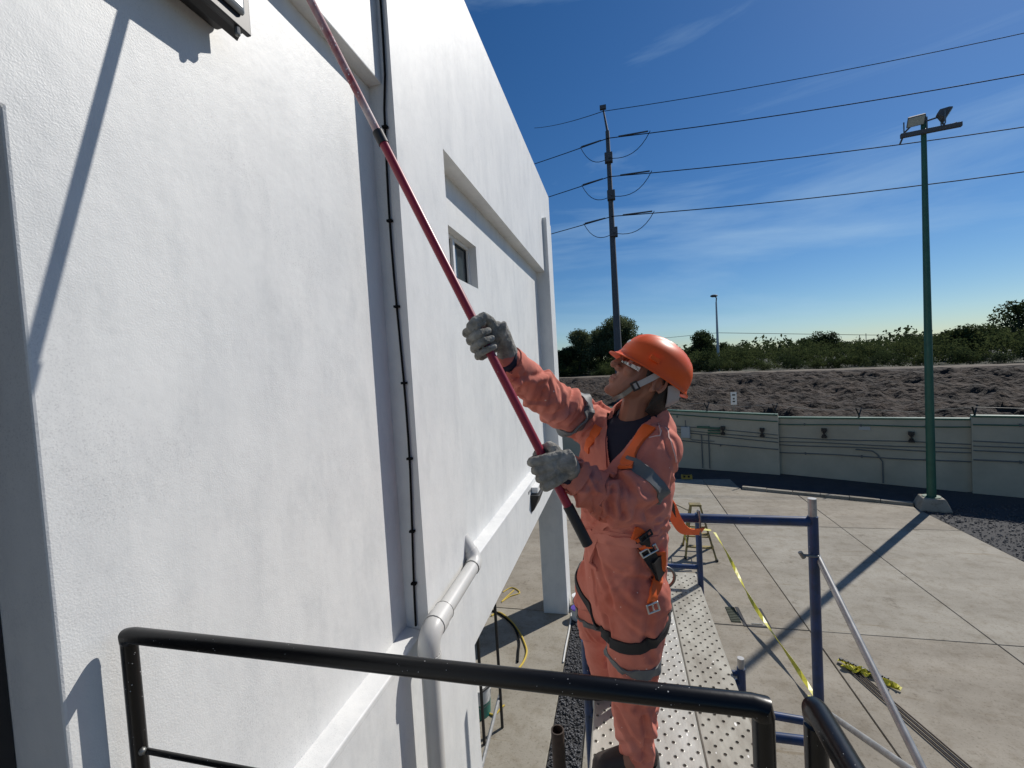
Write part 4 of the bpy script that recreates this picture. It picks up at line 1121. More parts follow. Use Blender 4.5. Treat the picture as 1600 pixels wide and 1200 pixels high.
# paint cans on the gravel strip
for (u, v, lm, lb) in ((903, 946, 'alu', 'paint can with a white lid on the gravel strip'), (902, 966, 'purple', 'paint can with a purple lid on the gravel strip')):
    p = G(u, v); r = empty('paint_can', p, lb, 'paint can', 'paint cans on the gravel strip')
    MB().tube([p, p + Vector((0, 0, .15))], .082, 20).build('can', M['bucket_white'], r, smooth=True)
    MB().tube([p + Vector((0, 0, .1505)), p + Vector((0, 0, .165))], .088, 20).build('lid', M[lm], r, smooth=True)
    MB().tube([p + Vector((0, 0, .166)), p + Vector((0, 0, .168))], .07, 20).build('lid_disc', M[lm], r)
# rusty open tube standing left of the planks
p = W(871, 1140, 2.05)
mb = MB(); mb.tube([(p.x, p.y, .0), (p.x, p.y, p.z)], .032, 20, cap=False); mb.tube([(p.x, p.y, p.z), (p.x, p.y, p.z - .3)], .026, 20, cap=False)
ring = []
mb.loft([[Vector((p.x + q * math.cos(a), p.y + q * math.sin(a), p.z)) for a in np.linspace(0, 2*math.pi, 20, endpoint=False)] for q in (.032, .026)], cap=False)
tag(mb.build('steel_tube', M['rust'], None, smooth=True), 'rusty open topped steel tube standing between the wall and the planks', 'steel tube')

# ================================================================== PAINTING POLE
PA, PB = Vector((-.109, 1.234, 3.339)), Vector((-.811, 1.157, 4.938))
pd = (PB - PA).normalized()
pole = empty('painting_pole', PA, 'long crimson extension pole held by the worker, reaching up to the wall', 'pole')
Lc = (W(596, 215, 1.18) - PA).length
MB().tube([PA + pd * .05, PA + pd * (Lc - .01)], .0128, 20).build('lower_tube', M['pole_red'], pole, smooth=True)
MB().tube([PA - pd * .002, PA + pd * .12], .0152, 20).build('grip', M['rubber'], pole, smooth=True)
MB().tube([PA + pd * (Lc - .022), PA + pd * (Lc + .018)], .0152, 20).build('collar', M['blackmat'], pole, smooth=True)
Lt = 2.22
MB().tube([PA + pd * Lc, PA + pd * Lt], .0112, 20).build('upper_tube', M['pole_pink'], pole, smooth=True)
e = PA + pd * Lt
MB().tube([e - pd * .05, e + pd * .10], .014, 14).build('handle', M['blackmat'], pole, smooth=True)
f1 = e + pd * .16; rx = XU + .034
MB().tube([e + pd * .1, f1, Vector((f1.x + .01, f1.y + .10, f1.z + .06)), Vector((rx, f1.y + .11, f1.z + .20)), Vector((rx, f1.y - .12, f1.z + .20))], .004, 8).build('wire_frame', M['steel'], pole, smooth=True)
MB().tube([Vector((rx, f1.y + .10, f1.z + .20)), Vector((rx, f1.y - .12, f1.z + .20))], .030, 20).build('roller', M['bucket_white'], pole, smooth=True)

# ================================================================== PERSON
def V3(*a): return Vector(a)
person = empty('person', (.02, 1.85, PZ), 'worker in faded salmon coveralls, orange hard hat and harness, looking up while holding the pole', 'person')
def remesh(mb, voxel, smooth=2, fac=.5):
    me = mb.mesh('temp', fix=True)
    o = bpy.data.objects.new('temp', me); C.objects.link(o)
    r = o.modifiers.new('r', 'REMESH'); r.mode = 'VOXEL'; r.voxel_size = voxel; r.adaptivity = 0
    if smooth:
        s = o.modifiers.new('s', 'SMOOTH'); s.iterations = smooth; s.factor = fac
    dg = bpy.context.evaluated_depsgraph_get(); dg.update()
    out = bpy.data.meshes.new_from_object(o.evaluated_get(dg))
    bpy.data.objects.remove(o); bpy.data.meshes.remove(me)
    out.polygons.foreach_set('use_smooth', [True] * len(out.polygons))
    return out
def coords(me):
    a = np.empty(len(me.vertices) * 3, np.float32); me.vertices.foreach_get('co', a); return a.reshape(-1, 3).astype(float)
def normals(me):
    a = np.empty(len(me.vertices) * 3, np.float32); me.vertices.foreach_get('normal', a); return a.reshape(-1, 3).astype(float)
def setco(me, V):
    me.vertices.foreach_set('co', V.astype(np.float32).ravel()); me.update()
def fbm(V, s, off=0.0):
    return np.array([noise.noise(Vector(p) * s + Vector((off, off * 1.7, off * .3))) for p in V])

# --- joints
J = {}
J['shL'], J['elL'], J['wrL'] = W(1030, 700, 1.46), W(973, 783, 1.335), W(893, 742, 1.255)
J['shR'], J['elR'], J['wrR'] = W(918, 662, 1.66), W(852, 618, 1.47), W(796, 566, 1.30)
J['hiL'], J['knL'], J['anL'] = W(995, 925, 1.585), W(990, 1050, 1.65), W(994, 1176, 1.735)
J['hiR'], J['knR'], J['anR'] = W(942, 905, 1.74), W(931, 975, 1.90), W(946, 1056, 2.12)
for k in ('anL', 'anR'): J[k].z = PZ + .105
def ring(c, f, a, b, n=28, sq=2.3, up=None):
    f = Vector((f[0], f[1], 0)).normalized(); l = Vector((-f.y, f.x, 0)); out = []
    tilt = up if up else Vector((0, 0, 0))
    for k in range(n):
        t = 2 * math.pi * k / n; ca, sa = math.cos(t), math.sin(t)
        x = math.copysign(abs(ca) ** (2/sq), ca); y = math.copysign(abs(sa) ** (2/sq), sa)
        out.append(c + l * a * x + f * b * y + Vector((0, 0, (tilt.x * a * x + tilt.y * b * y))))
    return out
tor = [(978, 968, 1.665, (-.86,-.5), .122, .105), (976, 930, 1.66, (-.86,-.5), .152, .126), (975, 890, 1.655, (-.83,-.56), .160, .132),
       (975, 850, 1.645, (-.8,-.6), .160, .135), (974, 826, 1.635, (-.77,-.64), .160, .137), (975, 800, 1.62, (-.74,-.67), .164, .138), (977, 765, 1.61, (-.71,-.7), .167, .133),
       (978, 725, 1.60, (-.67,-.74), .176, .130), (979, 695, 1.595, (-.65,-.76), .182, .120), (982, 668, 1.59, (-.64,-.77), .172, .105), (988, 650, 1.58, (-.64,-.77), .118, .088), (994, 640, 1.575, (-.64,-.77), .090, .076)]
def torso(mb, sc_=1.0):
    tl_ = {len(tor) - 1: -1.0, len(tor) - 2: -.62, len(tor) - 3: -.22}
    mb.loft([ring(W(u, v, y), f, a * sc_, b * sc_, up=Vector((0, tl_.get(i, 0), 0))) for i, (u, v, y, f, a, b) in enumerate(tor)])
neck0, neck1 = W(994, 655, 1.575), W(1003, 612, 1.545)

# --- body: one continuous figure (head, neck, trunk and limbs)
HC = W(1011, 588, 1.53)                            # centre of the head
HF = Vector((-.785, -.17, .60)).normalized()      # the way the face points
HL = Vector((0, 0, 1)).cross(HF).normalized()      # the head's left
HU = HF.cross(HL).normalized() * 1.0
if HU.z < 0: HU = -HU
def hp(f, l, u): return HC + HF * f + HL * l + HU * u
mb = MB()
torso(mb, .86)
mb.capsule([W(985, 690, 1.60), neck0, neck1, hp(-.022, 0, -.03)], [.075, .060, .056, .055])
# skull and jaw
mb.ellipsoid(hp(-.012, 0, .035), HF * .096, HL * .075, HU * .088, 24, 16)
mb.ellipsoid(hp(.028, 0, -.02), HF * .062, HL * .060, HU * .082, 20, 12)
rings = []
for u, f0, f1, wdt in ((.02, -.04, .088, .066), (-.03, -.03, .089, .062), (-.065, -.01, .089, .054), (-.093, .012, .091, .042), (-.112, .040, .090, .028), (-.120, .055, .084, .018)):
    rings.append([hp((f0+f1)/2 + (f1-f0)/2*math.cos(t), wdt*math.sin(t), u) for t in np.linspace(0, 2*math.pi, 18, endpoint=False)])
mb.loft(rings)
mb.capsule([hp(.086, 0, .022), hp(.103, 0, -.006), hp(.114, 0, -.026)], [.0085, .0115, .0130])       # nose
for s in (-1, 1):
    mb.ellipsoid(hp(.094, .013 * s, -.030), HF * .012, HL * .010, HU * .009, 10, 8)
    mb.capsule([hp(.082, .045 * s, .036), hp(.092, .016 * s, .034)], [.010, .011])                     # brow
    mb.ellipsoid(hp(.062, .043 * s, -.022), HF * .026, HL * .018, HU * .020, 12, 8)                    # cheek
    # ear: rim, bowl and lobe
    ec = hp(-.016, .074 * s, -.012)
    er = [ec + HF * (.017 * math.cos(t) - .010) + HU * (.030 * math.sin(t) + .002) + HL * s * (.010 + .006 * (1 - math.cos(t)) / 2) for t in np.linspace(-1.4, 4.2, 14)]
    mb.tube(er, .0055, 8)
    mb.ellipsoid(ec - HF * .008 + HL * s * .002, HF * .016, HL * .007, HU * .026, 12, 8)
    mb.ellipsoid(ec + HF * .002 - HU * .028 + HL * s * .006, HF * .008, HL * .006, HU * .009, 10, 6)
mb.capsule([hp(.086, -.020, -.062), hp(.0925, 0, -.060), hp(.086, .020, -.062)], [.0055, .0085, .0055])
mb.capsule([hp(.086, -.018, -.075), hp(.092, 0, -.075), hp(.086, .018, -.075)], [.006, .009, .006])
mb.ellipsoid(hp(.080, 0, -.106), HF * .017, HL * .020, HU * .016, 12, 8)                               # chin
for s in ('L', 'R'):
    mb.capsule([W(985, 690, 1.60), J['sh' + s]], [.07, .055]); mb.capsule([J['sh' + s], J['el' + s], J['wr' + s]], [.052, .041, .029])
    mb.capsule([W(978, 900, 1.655), J['hi' + s]], [.09, .085]); mb.capsule([J['hi' + s], J['kn' + s], J['an' + s]], [.080, .058, .042])
    a = J['an' + s]; mb.capsule([a, a + V3(-.03, -.02, -.05), a + V3(-.13, -.03, -.068)], [.042, .042, .028])
bm_ = remesh(mb, .0042, 2, .5)
body = link('body', bm_, M['skin'], person)

# --- coverall
mb = MB(); torso(mb, 1.0)
mb.capsule([W(985, 700, 1.60), J['shL'] + V3(-.02, .01, .0)], [.10, .078]); mb.capsule([W(975, 690, 1.61), J['shR']], [.10, .074])
mb.capsule([J['shL'], J['shL'].lerp(J['elL'], .55), J['elL']], [.075, .077, .071]); mb.capsule([J['elL'] + V3(.0, 0, -.004), J['elL'].lerp(J['wrL'], .45) + V3(0, 0, -.012), J['wrL'] + V3(0, 0, -.003)], [.072, .061, .044])
mb.capsule([J['shR'], J['shR'].lerp(J['elR'], .5), J['elR']], [.078, .074, .066]); mb.capsule([J['elR'], J['elR'].lerp(J['wrR'], .5), J['wrR']], [.066, .060, .045])
hipc = W(978, 905, 1.655)
for s, rr_ in (('L', (.116, .105, .089, .080, .070, .066)), ('R', (.104, .093, .080, .072, .066, .062))):
    h, k, a = J['hi' + s], J['kn' + s], J['an' + s]
    mb.capsule([hipc.lerp(h, .45), h], [.113, rr_[0]])
    mb.capsule([h, h.lerp(k, .5), k, k.lerp(a, .45), k.lerp(a, .8), a + V3(.01, .01, -.045)], list(rr_), 18)
cov = remesh(mb, .0068, 3, .5)
Vc = coords(cov); Nc = normals(cov)
disp = np.zeros(len(Vc))
rs_ = random.Random(21)
def limb_folds(a, b, R, nf, amp, w=(.018, .035), reach=1.75, bias=None, seed=0):
    global disp
    r = random.Random(seed); a, b = np.array(a), np.array(b); d = b - a; L = np.linalg.norm(d); d = d / L
    rel = Vc - a; s = rel @ d; rad = rel - s[:, None] * d; dist = np.linalg.norm(rad, axis=1)
    e1 = np.cross(d, [0, 0, 1.]); e1 /= np.linalg.norm(e1); e2 = np.cross(d, e1)
    th = np.arctan2(rad @ e2, rad @ e1)
    m = np.clip((reach * R - dist) / (.5 * R), 0, 1) * np.clip((s + .05) / .06, 0, 1) * np.clip((L + .05 - s) / .06, 0, 1)
    for i in range(nf):
        si = L * (bias(r) if bias else r.uniform(0, 1)); ti = r.uniform(-math.pi, math.pi); tilt = r.uniform(.5, 1.3) * R * r.choice((-1, 1)); wd = r.uniform(*w)
        p = r.uniform(1.0, 2.6); A = amp * r.uniform(.5, 1.15)
        c = s - si - tilt * np.sin(th - ti)
        prof = np.exp(-(c / wd) ** 2) - .75 * np.exp(-((c - wd * 1.35) / (wd * .75)) ** 2)
        disp += m * A * prof * (.5 + .5 * np.cos(th - ti)) ** p
limb_folds(J['shL'], J['elL'], .085, 9, .010, seed=3, bias=lambda r: r.betavariate(2.0, 1.2))
limb_folds(J['elL'], J['wrL'], .072, 15, .011, (.012, .024), seed=4, bias=lambda r: r.betavariate(1.1, 1.2))
limb_folds(J['shR'], J['elR'], .078, 15, .011, (.012, .026), seed=5)
limb_folds(J['elR'], J['wrR'], .066, 14, .010, (.011, .022), seed=6)
limb_folds(J['hiL'], J['knL'], .115, 8, .009, (.016, .034), seed=7)
limb_folds(J['knL'], J['anL'], .086, 14, .011, (.014, .03), seed=8, bias=lambda r: r.betavariate(1.6, .8))
limb_folds(J['hiR'], J['knR'], .10, 8, .009, seed=9); limb_folds(J['knR'], J['anR'], .08, 9, .010, seed=10)
limb_folds(W(976, 905, 1.65), W(976, 690, 1.6), .17, 12, .008, (.012, .026), 1.5, seed=11)
def lines_to_surface(me):
    bm = bmesh.new(); bm.from_mesh(me); t = BVHTree.FromBMesh(bm); bm.free(); return t
bvh0 = lines_to_surface(cov)
def hit(u, v, bvh, y=1.6):
    d = ray(u, v).normalized(); h = bvh.ray_cast(CAM, d)
    if h[0] is not None: return h[0], h[1]
    q = bvh.find_nearest(W(u, v, y)); return q[0], q[1]
def crease(px, w, amp, ridge=0.0):
    """groove (amp<0) or ridge along a line seen on the cloth"""
    global disp
    P = [np.array(hit(u, v, bvh0)[0]) for u, v in px]
    best = np.full(len(Vc), 9.0)
    for a, b in zip(P, P[1:]):
        d = b - a; L2 = max(1e-9, d @ d); t = np.clip(((Vc - a) @ d) / L2, 0, 1)
        best = np.minimum(best, np.linalg.norm(Vc - (a + t[:, None] * d), axis=1))
    disp += amp * np.exp(-(best / w) ** 2)
    if ridge: disp += ridge * np.exp(-((best - 1.9 * w) / (w * .9)) ** 2)
for px, w, amp, rg in (
    ([(968, 690), (943, 745), (928, 800), (924, 850), (927, 900), (934, 945)], .006, -.006, .004),
    ([(906, 812), (940, 822), (985, 830), (1035, 826)], .006, -.008, .005), ([(906, 826), (950, 838), (1000, 842), (1038, 836)], .006, -.008, .005),
    ([(930, 668), (912, 690), (905, 720)], .012, .008, 0), ([(918, 655), (900, 672), (893, 695)], .010, -.010, .004), ([(940, 660), (925, 690), (920, 740)], .010, -.008, .004),
    ([(905, 640), (888, 660), (880, 688)], .010, .009, 0), ([(893, 636), (876, 660)], .009, -.009, .003), ([(872, 628), (858, 655)], .010, .009, 0), ([(850, 612), (838, 640)], .009, -.009, .004),
    ([(834, 600), (826, 628)], .009, .009, 0), ([(818, 590), (812, 612)], .008, -.008, .003),
    ([(1032, 672), (1040, 690), (1046, 712)], .006, -.006, .003), ([(1048, 690), (1054, 720), (1052, 750)], .009, .008, -.003),
    ([(1004, 742), (975, 730)], .010, -.008, .004), ([(955, 765), (950, 785), (958, 800)], .008, -.011, .005), ([(972, 762), (968, 785), (975, 806)], .008, -.010, .005), ([(940, 760), (934, 782), (940, 800)], .008, -.010, .005),
    ([(918, 760), (908, 778), (914, 795)], .009, .010, -.003), ([(900, 748), (892, 762), (898, 775)], .008, -.009, .003), ([(990, 765), (992, 790), (984, 808)], .009, .009, -.003),
    ([(958, 770), (940, 775)], .008, .008, 0), ([(928, 855), (942, 900), (955, 940)], .014, -.010, .005), ([(1000, 850), (1005, 880), (1000, 930)], .015, -.008, .004),
    ([(945, 870), (985, 880), (1010, 900)], .016, .009, 0), ([(950, 890), (985, 905), (1020, 905)], .012, -.009, .004), ([(960, 915), (990, 930), (1015, 930)], .014, .009, 0),
    ([(948, 965), (953, 1000), (950, 1040)], .012, -.012, .004), ([(1015, 965), (1010, 1000), (1018, 1030)], .012, -.009, .004), ([(975, 1050), (1000, 1065), (1022, 1055)], .012, -.010, .005),
    ([(965, 1075), (990, 1090), (1020, 1080)], .014, .010, 0), ([(1022, 1060), (1010, 1085), (995, 1110)], .012, -.010, .004), ([(966, 1110), (985, 1150), (1005, 1180)], .014, -.010, .005), ([(1012, 1110), (1018, 1150), (1016, 1185)], .010, .012, -.003), ([(1005, 1120), (1010, 1160), (1006, 1190)], .009, -.010, .003),
    ([(1035, 790), (1020, 805), (1000, 812)], .012, .012, -.004), ([(1042, 815), (1025, 822)], .009, -.010, .004), ([(1040, 845), (1030, 870), (1034, 890)], .010, .010, -.003)):
    crease(px, w, amp, rg)
disp += .0035 * fbm(Vc, 9) + .0022 * fbm(Vc, 24, 3.1) + .0012 * fbm(Vc, 60, 7.7)
setco(cov, Vc + Nc * disp[:, None])
# light smoothing pass through another modifier evaluation
o = bpy.data.objects.new('temp', cov); C.objects.link(o); s = o.modifiers.new('s', 'SMOOTH'); s.iterations = 1; s.factor = .35
sd_ = o.modifiers.new('d', 'SUBSURF'); sd_.levels = 1; sd_.render_levels = 1
dg = bpy.context.evaluated_depsgraph_get(); dg.update(); cov2 = bpy.data.meshes.new_from_object(o.evaluated_get(dg)); bpy.data.objects.remove(o)
cov2.polygons.foreach_set('use_smooth', [True] * len(cov2.polygons))
coverall = link('coverall', cov2, M['cover'], person)
bvh = lines_to_surface(cov2)

def smooth_path(px, n=26, y=1.6):
    Ps = [hit(u, v, bvh, y)[0] for u, v in px]
    return spl(Ps, n) if len(Ps) > 2 else [Ps[0].lerp(Ps[1], t) for t in np.linspace(0, 1, 6)]
def ribbon(path, w, th=.0022, off=.0015, m=5, closed=False):
    """strap lying on the cloth: every sample is set on the surface and lifted off it"""
    n = len(path); top, bot = [], []
    for i, p in enumerate(path):
        q = bvh.find_nearest(p); nrm = q[1]
        a = path[(i + 1) % n] if closed else path[min(i + 1, n - 1)]
        b = path[i - 1] if closed else path[max(i - 1, 0)]
        t = (a - b).normalized(); s = nrm.cross(t).normalized()
        lift = max(off, 0)
        pts = []
        for k in range(m):
            x = q[0] + s * w * (k / (m - 1) - .5) + nrm * .01
            z = bvh.find_nearest(x)
            d = (x - z[0]).dot(nrm)
            pts.append((z[0], z[1]))
        mx = [(zz - q[0]).dot(nrm) for zz, _ in pts]; hi = max(mx)
        for k in range(m):
            x = q[0] + s * w * (k / (m - 1) - .5)
            h = max(mx[k], .6 * hi + .4 * mx[k], -.012)
            top.append(x + nrm * (h + off + th)); bot.append(x + nrm * (h + off - .006))
    mb = MB(); N = len(top); mb.v = [tuple(v) for v in top + bot]; fs = []
    rng_ = range(n if closed else n - 1)
    for i in rng_:
        j = (i + 1) % n
        for k in range(m - 1):
            fs.append((i*m+k, j*m+k, j*m+k+1, i*m+k+1)); fs.append((N+i*m+k+1, N+j*m+k+1, N+j*m+k, N+i*m+k))
        fs.append((i*m, N+i*m, N+j*m, j*m)); fs.append((i*m+m-1, j*m+m-1, N+j*m+m-1, N+i*m+m-1))
    if not closed:
        for k in range(m - 1):
            fs.append((k, k+1, N+k+1, N+k)); b = (n-1)*m; fs.append((b+k+1, b+k, N+b+k, N+b+k+1))
    mb.f = fs; return mb
def bandring(c, axis, n=48):                       # loop around a limb
    axis = Vector(axis).normalized(); e1 = axis.orthogonal().normalized(); e2 = axis.cross(e1); out = []
    for k in range(n):
        a = 2 * math.pi * k / n; d = e1 * math.cos(a) + e2 * math.sin(a)
        h = bvh.ray_cast(c, d, .25)
        out.append(h[0] if h[0] is not None else c + d * .08)
    sm = []
    for k in range(n): sm.append((out[k-1] + out[k] * 2 + out[(k+1) % n]) / 4)
    return sm
def put(name, mb, m, parent=person, smooth=True): return mb.build(name, M[m], parent, smooth=smooth, fix=True)
def limbband(a, b, t, w=.042):
    c = a.lerp(b, t); return ribbon(bandring(c, b - a), w, .001, .0008, 5, True)
put('reflective_band', limbband(J['shL'], J['elL'], .62), 'band')
put('reflective_band', limbband(J['shR'], J['elR'], .42), 'band')
put('reflective_band', limbband(J['hiL'], J['knL'], .74), 'band')
put('reflective_band', limbband(J['hiR'], J['knR'], .60), 'band')

# the front opening: cut from the coverall so that the shirt underneath shows
def inpoly(x, y, P):
    c = False; j = len(P) - 1
    for i in range(len(P)):
        if (P[i][1] > y) != (P[j][1] > y) and x < (P[j][0]-P[i][0]) * (y-P[i][1]) / (P[j][1]-P[i][1]) + P[i][0]: c = not c
        j = i
    return c
VCUT = [(948, 632), (1016, 636), (1020, 652), (990, 682), (968, 710), (953, 728), (949, 700)]
RI = ROT.transposed()
bmc = bmesh.new(); bmc.from_mesh(cov2); dele = []
for f in bmc.faces:
    c = f.calc_center_median()
    if c.y < 1.60 and c.z > 3.3:
        q = RI @ (c - CAM); 
        if inpoly(800 - F_PX * q.x / q.z, 600 + F_PX * q.y / q.z, VCUT): dele.append(f)
bmesh.ops.delete(bmc, geom=dele, context='FACES'); bmc.to_mesh(cov2); bmc.free(); cov2.update()
mb = MB()
sh_r = [tor[i] for i in range(4, len(tor))]
mb.loft([ring(W(u, v, y), f, a * .93, b * .93, up=Vector((0, {len(sh_r)-1: -.55, len(sh_r)-2: -.40, len(sh_r)-3: -.15}.get(i, 0), 0))) for i, (u, v, y, f, a, b) in enumerate(sh_r)])
put('shirt', mb, 'navy')

# collar, pockets, cuffs
def patch(px, nu, nv, th, off):
    P = [[None] * (nu + 1) for _ in range(nv + 1)]; mb = MB(); top, bot = [], []
    (a, b, c, d) = [Vector((x, y, 0)) for x, y in px]
    for j in range(nv + 1):
        for i in range(nu + 1):
            s, t = i / nu, j / nv; q = (a.lerp(b, s)).lerp(d.lerp(c, s), t)
            p, n = hit(q.x, q.y, bvh); top.append(p + n * (off + th)); bot.append(p + n * (off - .004))
    N = len(top); mb.v = [tuple(v) for v in top + bot]; w = nu + 1
    for j in range(nv):
        for i in range(nu):
            k = j * w + i; mb.f.append((k, k+w, k+w+1, k+1)); mb.f.append((N+k, N+k+1, N+k+w+1, N+k+w))
    edge = [i for i in range(nu)] + [j*w + nu for j in range(nv)] + [nv*w + nu - i for i in range(nu)] + [(nv - j)*w for j in range(nv)]
    for a_, b_ in zip(edge, edge[1:] + edge[:1]): mb.f.append((a_, b_, N + b_, N + a_))
    return mb

nk = (neck1 - neck0).normalized(); FC = Vector((-.64, -.77, 0))
def neckring(c, r, tilt, n=24):
    e1 = (FC - nk * FC.dot(nk)).normalized(); e2 = nk.cross(e1); return [c + (e1 * math.cos(t) + e2 * math.sin(t)) * r + nk * (tilt * math.cos(t)) for t in np.linspace(0, 2*math.pi, n, endpoint=False)]
nb0 = neck0 - nk * .012
mb = MB(); mb.loft([neckring(nb0, .083, -.035), neckring(nb0 + nk * .022, .074, -.035), neckring(nb0 + nk * .036, .066, -.036), neckring(nb0 + nk * .034, .062, -.036), neckring(nb0 - nk * .0, .066, -.035)], cap=False)
put('shirt_collar', mb, 'navy')
def arcband(a0, a1, rows, n=22):
    e1 = (FC - nk * FC.dot(nk)).normalized(); e2 = nk.cross(e1); rings = []
    for t in np.linspace(a0, a1, n):
        rings.append([neck0 + (e1 * math.cos(t) + e2 * math.sin(t)) * r + nk * (h - .030 * math.cos(t)) for r, h in rows])
    return rings
mb = MB(); mb.loft(arcband(.95, 2 * math.pi - .95, [(.088, -.035), (.096, -.005), (.090, .026), (.082, .032), (.080, .020), (.080, -.03)]))
put('collar', mb, 'cover')
put('lapel', ribbon(smooth_path([(1026, 654), (1000, 682), (975, 712), (950, 744)], 16), .030, .004, .003), 'cover')
put('lapel', ribbon(smooth_path([(943, 668), (943, 700), (946, 732)], 12), .022, .003, .002), 'cover')
for px in ([(1029, 660), (1031, 681)], [(1031, 681), (1014, 684)], [(1040, 668), (1049, 692), (1056, 722)]):
    put('seam', ribbon(smooth_path(px, 12), .0028, .0012, .0008, 3), 'seam')
for px in ([(1001, 850), (1006, 880), (1016, 905)], [(908, 820), (945, 830), (990, 836)]):
    put('seam', ribbon(smooth_path(px, 16), .004, .0012, .0004, 3), 'cover')
put('waistband', ribbon(smooth_path([(912, 829), (945, 841), (990, 847), (1026, 843)], 22), .034, .002, .001), 'cover')
put('placket', ribbon(smooth_path([(946, 738), (932, 795), (926, 845), (929, 890)], 18), .030, .0025, .001), 'cover')
for a, b in (('elL', 'wrL'), ('elR', 'wrR')):
    put('cuff', ribbon(bandring(J[a].lerp(J[b], .955), J[b] - J[a], 32), .032, .003, .001, 5, True), 'cover')

# --- harness
har = empty('harness', (0, 0, 0)); har.parent = person; har.location = W(1000, 850, 1.6) - person.location
def strap(px, w, m='orange_web', n=24, th=.0022, off=.003, name='strap'): return put(name, ribbon(smooth_path(px, n), w, th, off), m, har)
strap([(1016, 668), (998, 690), (984, 714), (977, 734)], .040, off=.006)
strap([(936, 668), (926, 686), (917, 706)], .030, n=12)
strap([(990, 831), (997, 835), (1003, 840)], .044, n=8, off=.004)
strap([(1001, 836), (1009, 853), (1017, 872), (1028, 897)], .046, 'black_web', 14, off=.006)
strap([(1007, 847), (1010, 854)], .0405, 'orange_web', 5, off=.0095)
strap([(1031, 862), (1031, 885), (1027, 908), (1021, 928), (1018, 942)], .034, n=20)
c = hipc
legc = J['hiL'].lerp(J['knL'], .36)
lr = [p for p in bandring(legc, (J['knL'] - J['hiL']) + V3(.13, .04, .0), 48)]
put('leg_loop', ribbon(lr, .044, .0025, .003, 5, True), 'black_web', har)
legc = J['hiR'].lerp(J['knR'], .18)
lr = bandring(legc, (J['knR'] - J['hiR']) + V3(-.16, .0, .0), 48)
put('leg_loop', ribbon(lr, .036, .0025, .003, 5, True), 'black_web', har)
def buckle(u, v, ang, w, h, m='steel', r=.0032):
    p, n = hit(u, v, bvh); n = n.normalized(); a = (ROT @ Vector((math.cos(ang), -math.sin(ang), 0))); a = (a - n * a.dot(n)).normalized(); b = n.cross(a)
    q = p + n * .012; cs = [q + a*w*x + b*h*y for x, y in ((-1,-1),(1,-1),(1,1),(-1,1))]
    mb = MB()
    for i in range(4): mb.capsule([cs[i], cs[(i+1) % 4]], r, 8)
    mb.capsule([q - a*w, q + a*w], r * .8, 8)
    return put('buckle', mb, m, har)
buckle(1012, 858, 1.05, .011, .028); buckle(1018, 947, 1.3, .013, .019); buckle(1006, 836, 1.05, .008, .023, 'blackmat')
p, n = hit(1023, 884, bvh); mbb = MB(); a = (ROT @ Vector((.5, -.86, 0))); a = (a - n * a.dot(n)).normalized(); b = n.cross(a)
mbb.obox(p + n * .015, a * .036, b * .025, n * .006); put('adjuster', mbb, 'blackmat', har, False)
rc = W(1035, 903, 1.60)
put('ring', MB().tube([rc + (ROT @ Vector((.043 * math.cos(t), .043 * math.sin(t), .012 * math.sin(t)))) for t in np.linspace(0, 2*math.pi, 29)], .0052, 10), 'dsteel', har)
# lanyard running from the back of the harness to the scaffold bar
lpts = spl([W(1036, 775, 1.70), W(1048, 792, 1.82), W(1058, 815, 1.93), W(1072, 830, 2.02), W(1097, 830, 2.10)], 24)
put('lanyard', strip(lpts, .045, twist=.045, th=.002), 'orange_web', har)
put('lanyard_pad', strip(spl([W(1040, 772, 1.69), W(1050, 790, 1.81), W(1057, 805, 1.9)], 10), .018, twist=.1, th=.004), 'black_web', har)
hk = Vector((W(1092, 810, 2.108).x, YN, 3.114))
put('hook', MB().tube([hk + V3(.0, 0, -.075), hk + V3(.0, -.026, -.04), hk + V3(0, -.030, .01), hk + V3(0, -.012, .036), hk + V3(0, .020, .030), hk + V3(0, .030, -.004), hk + V3(0, .020, -.028)], .0045, 8), 'dsteel', har)

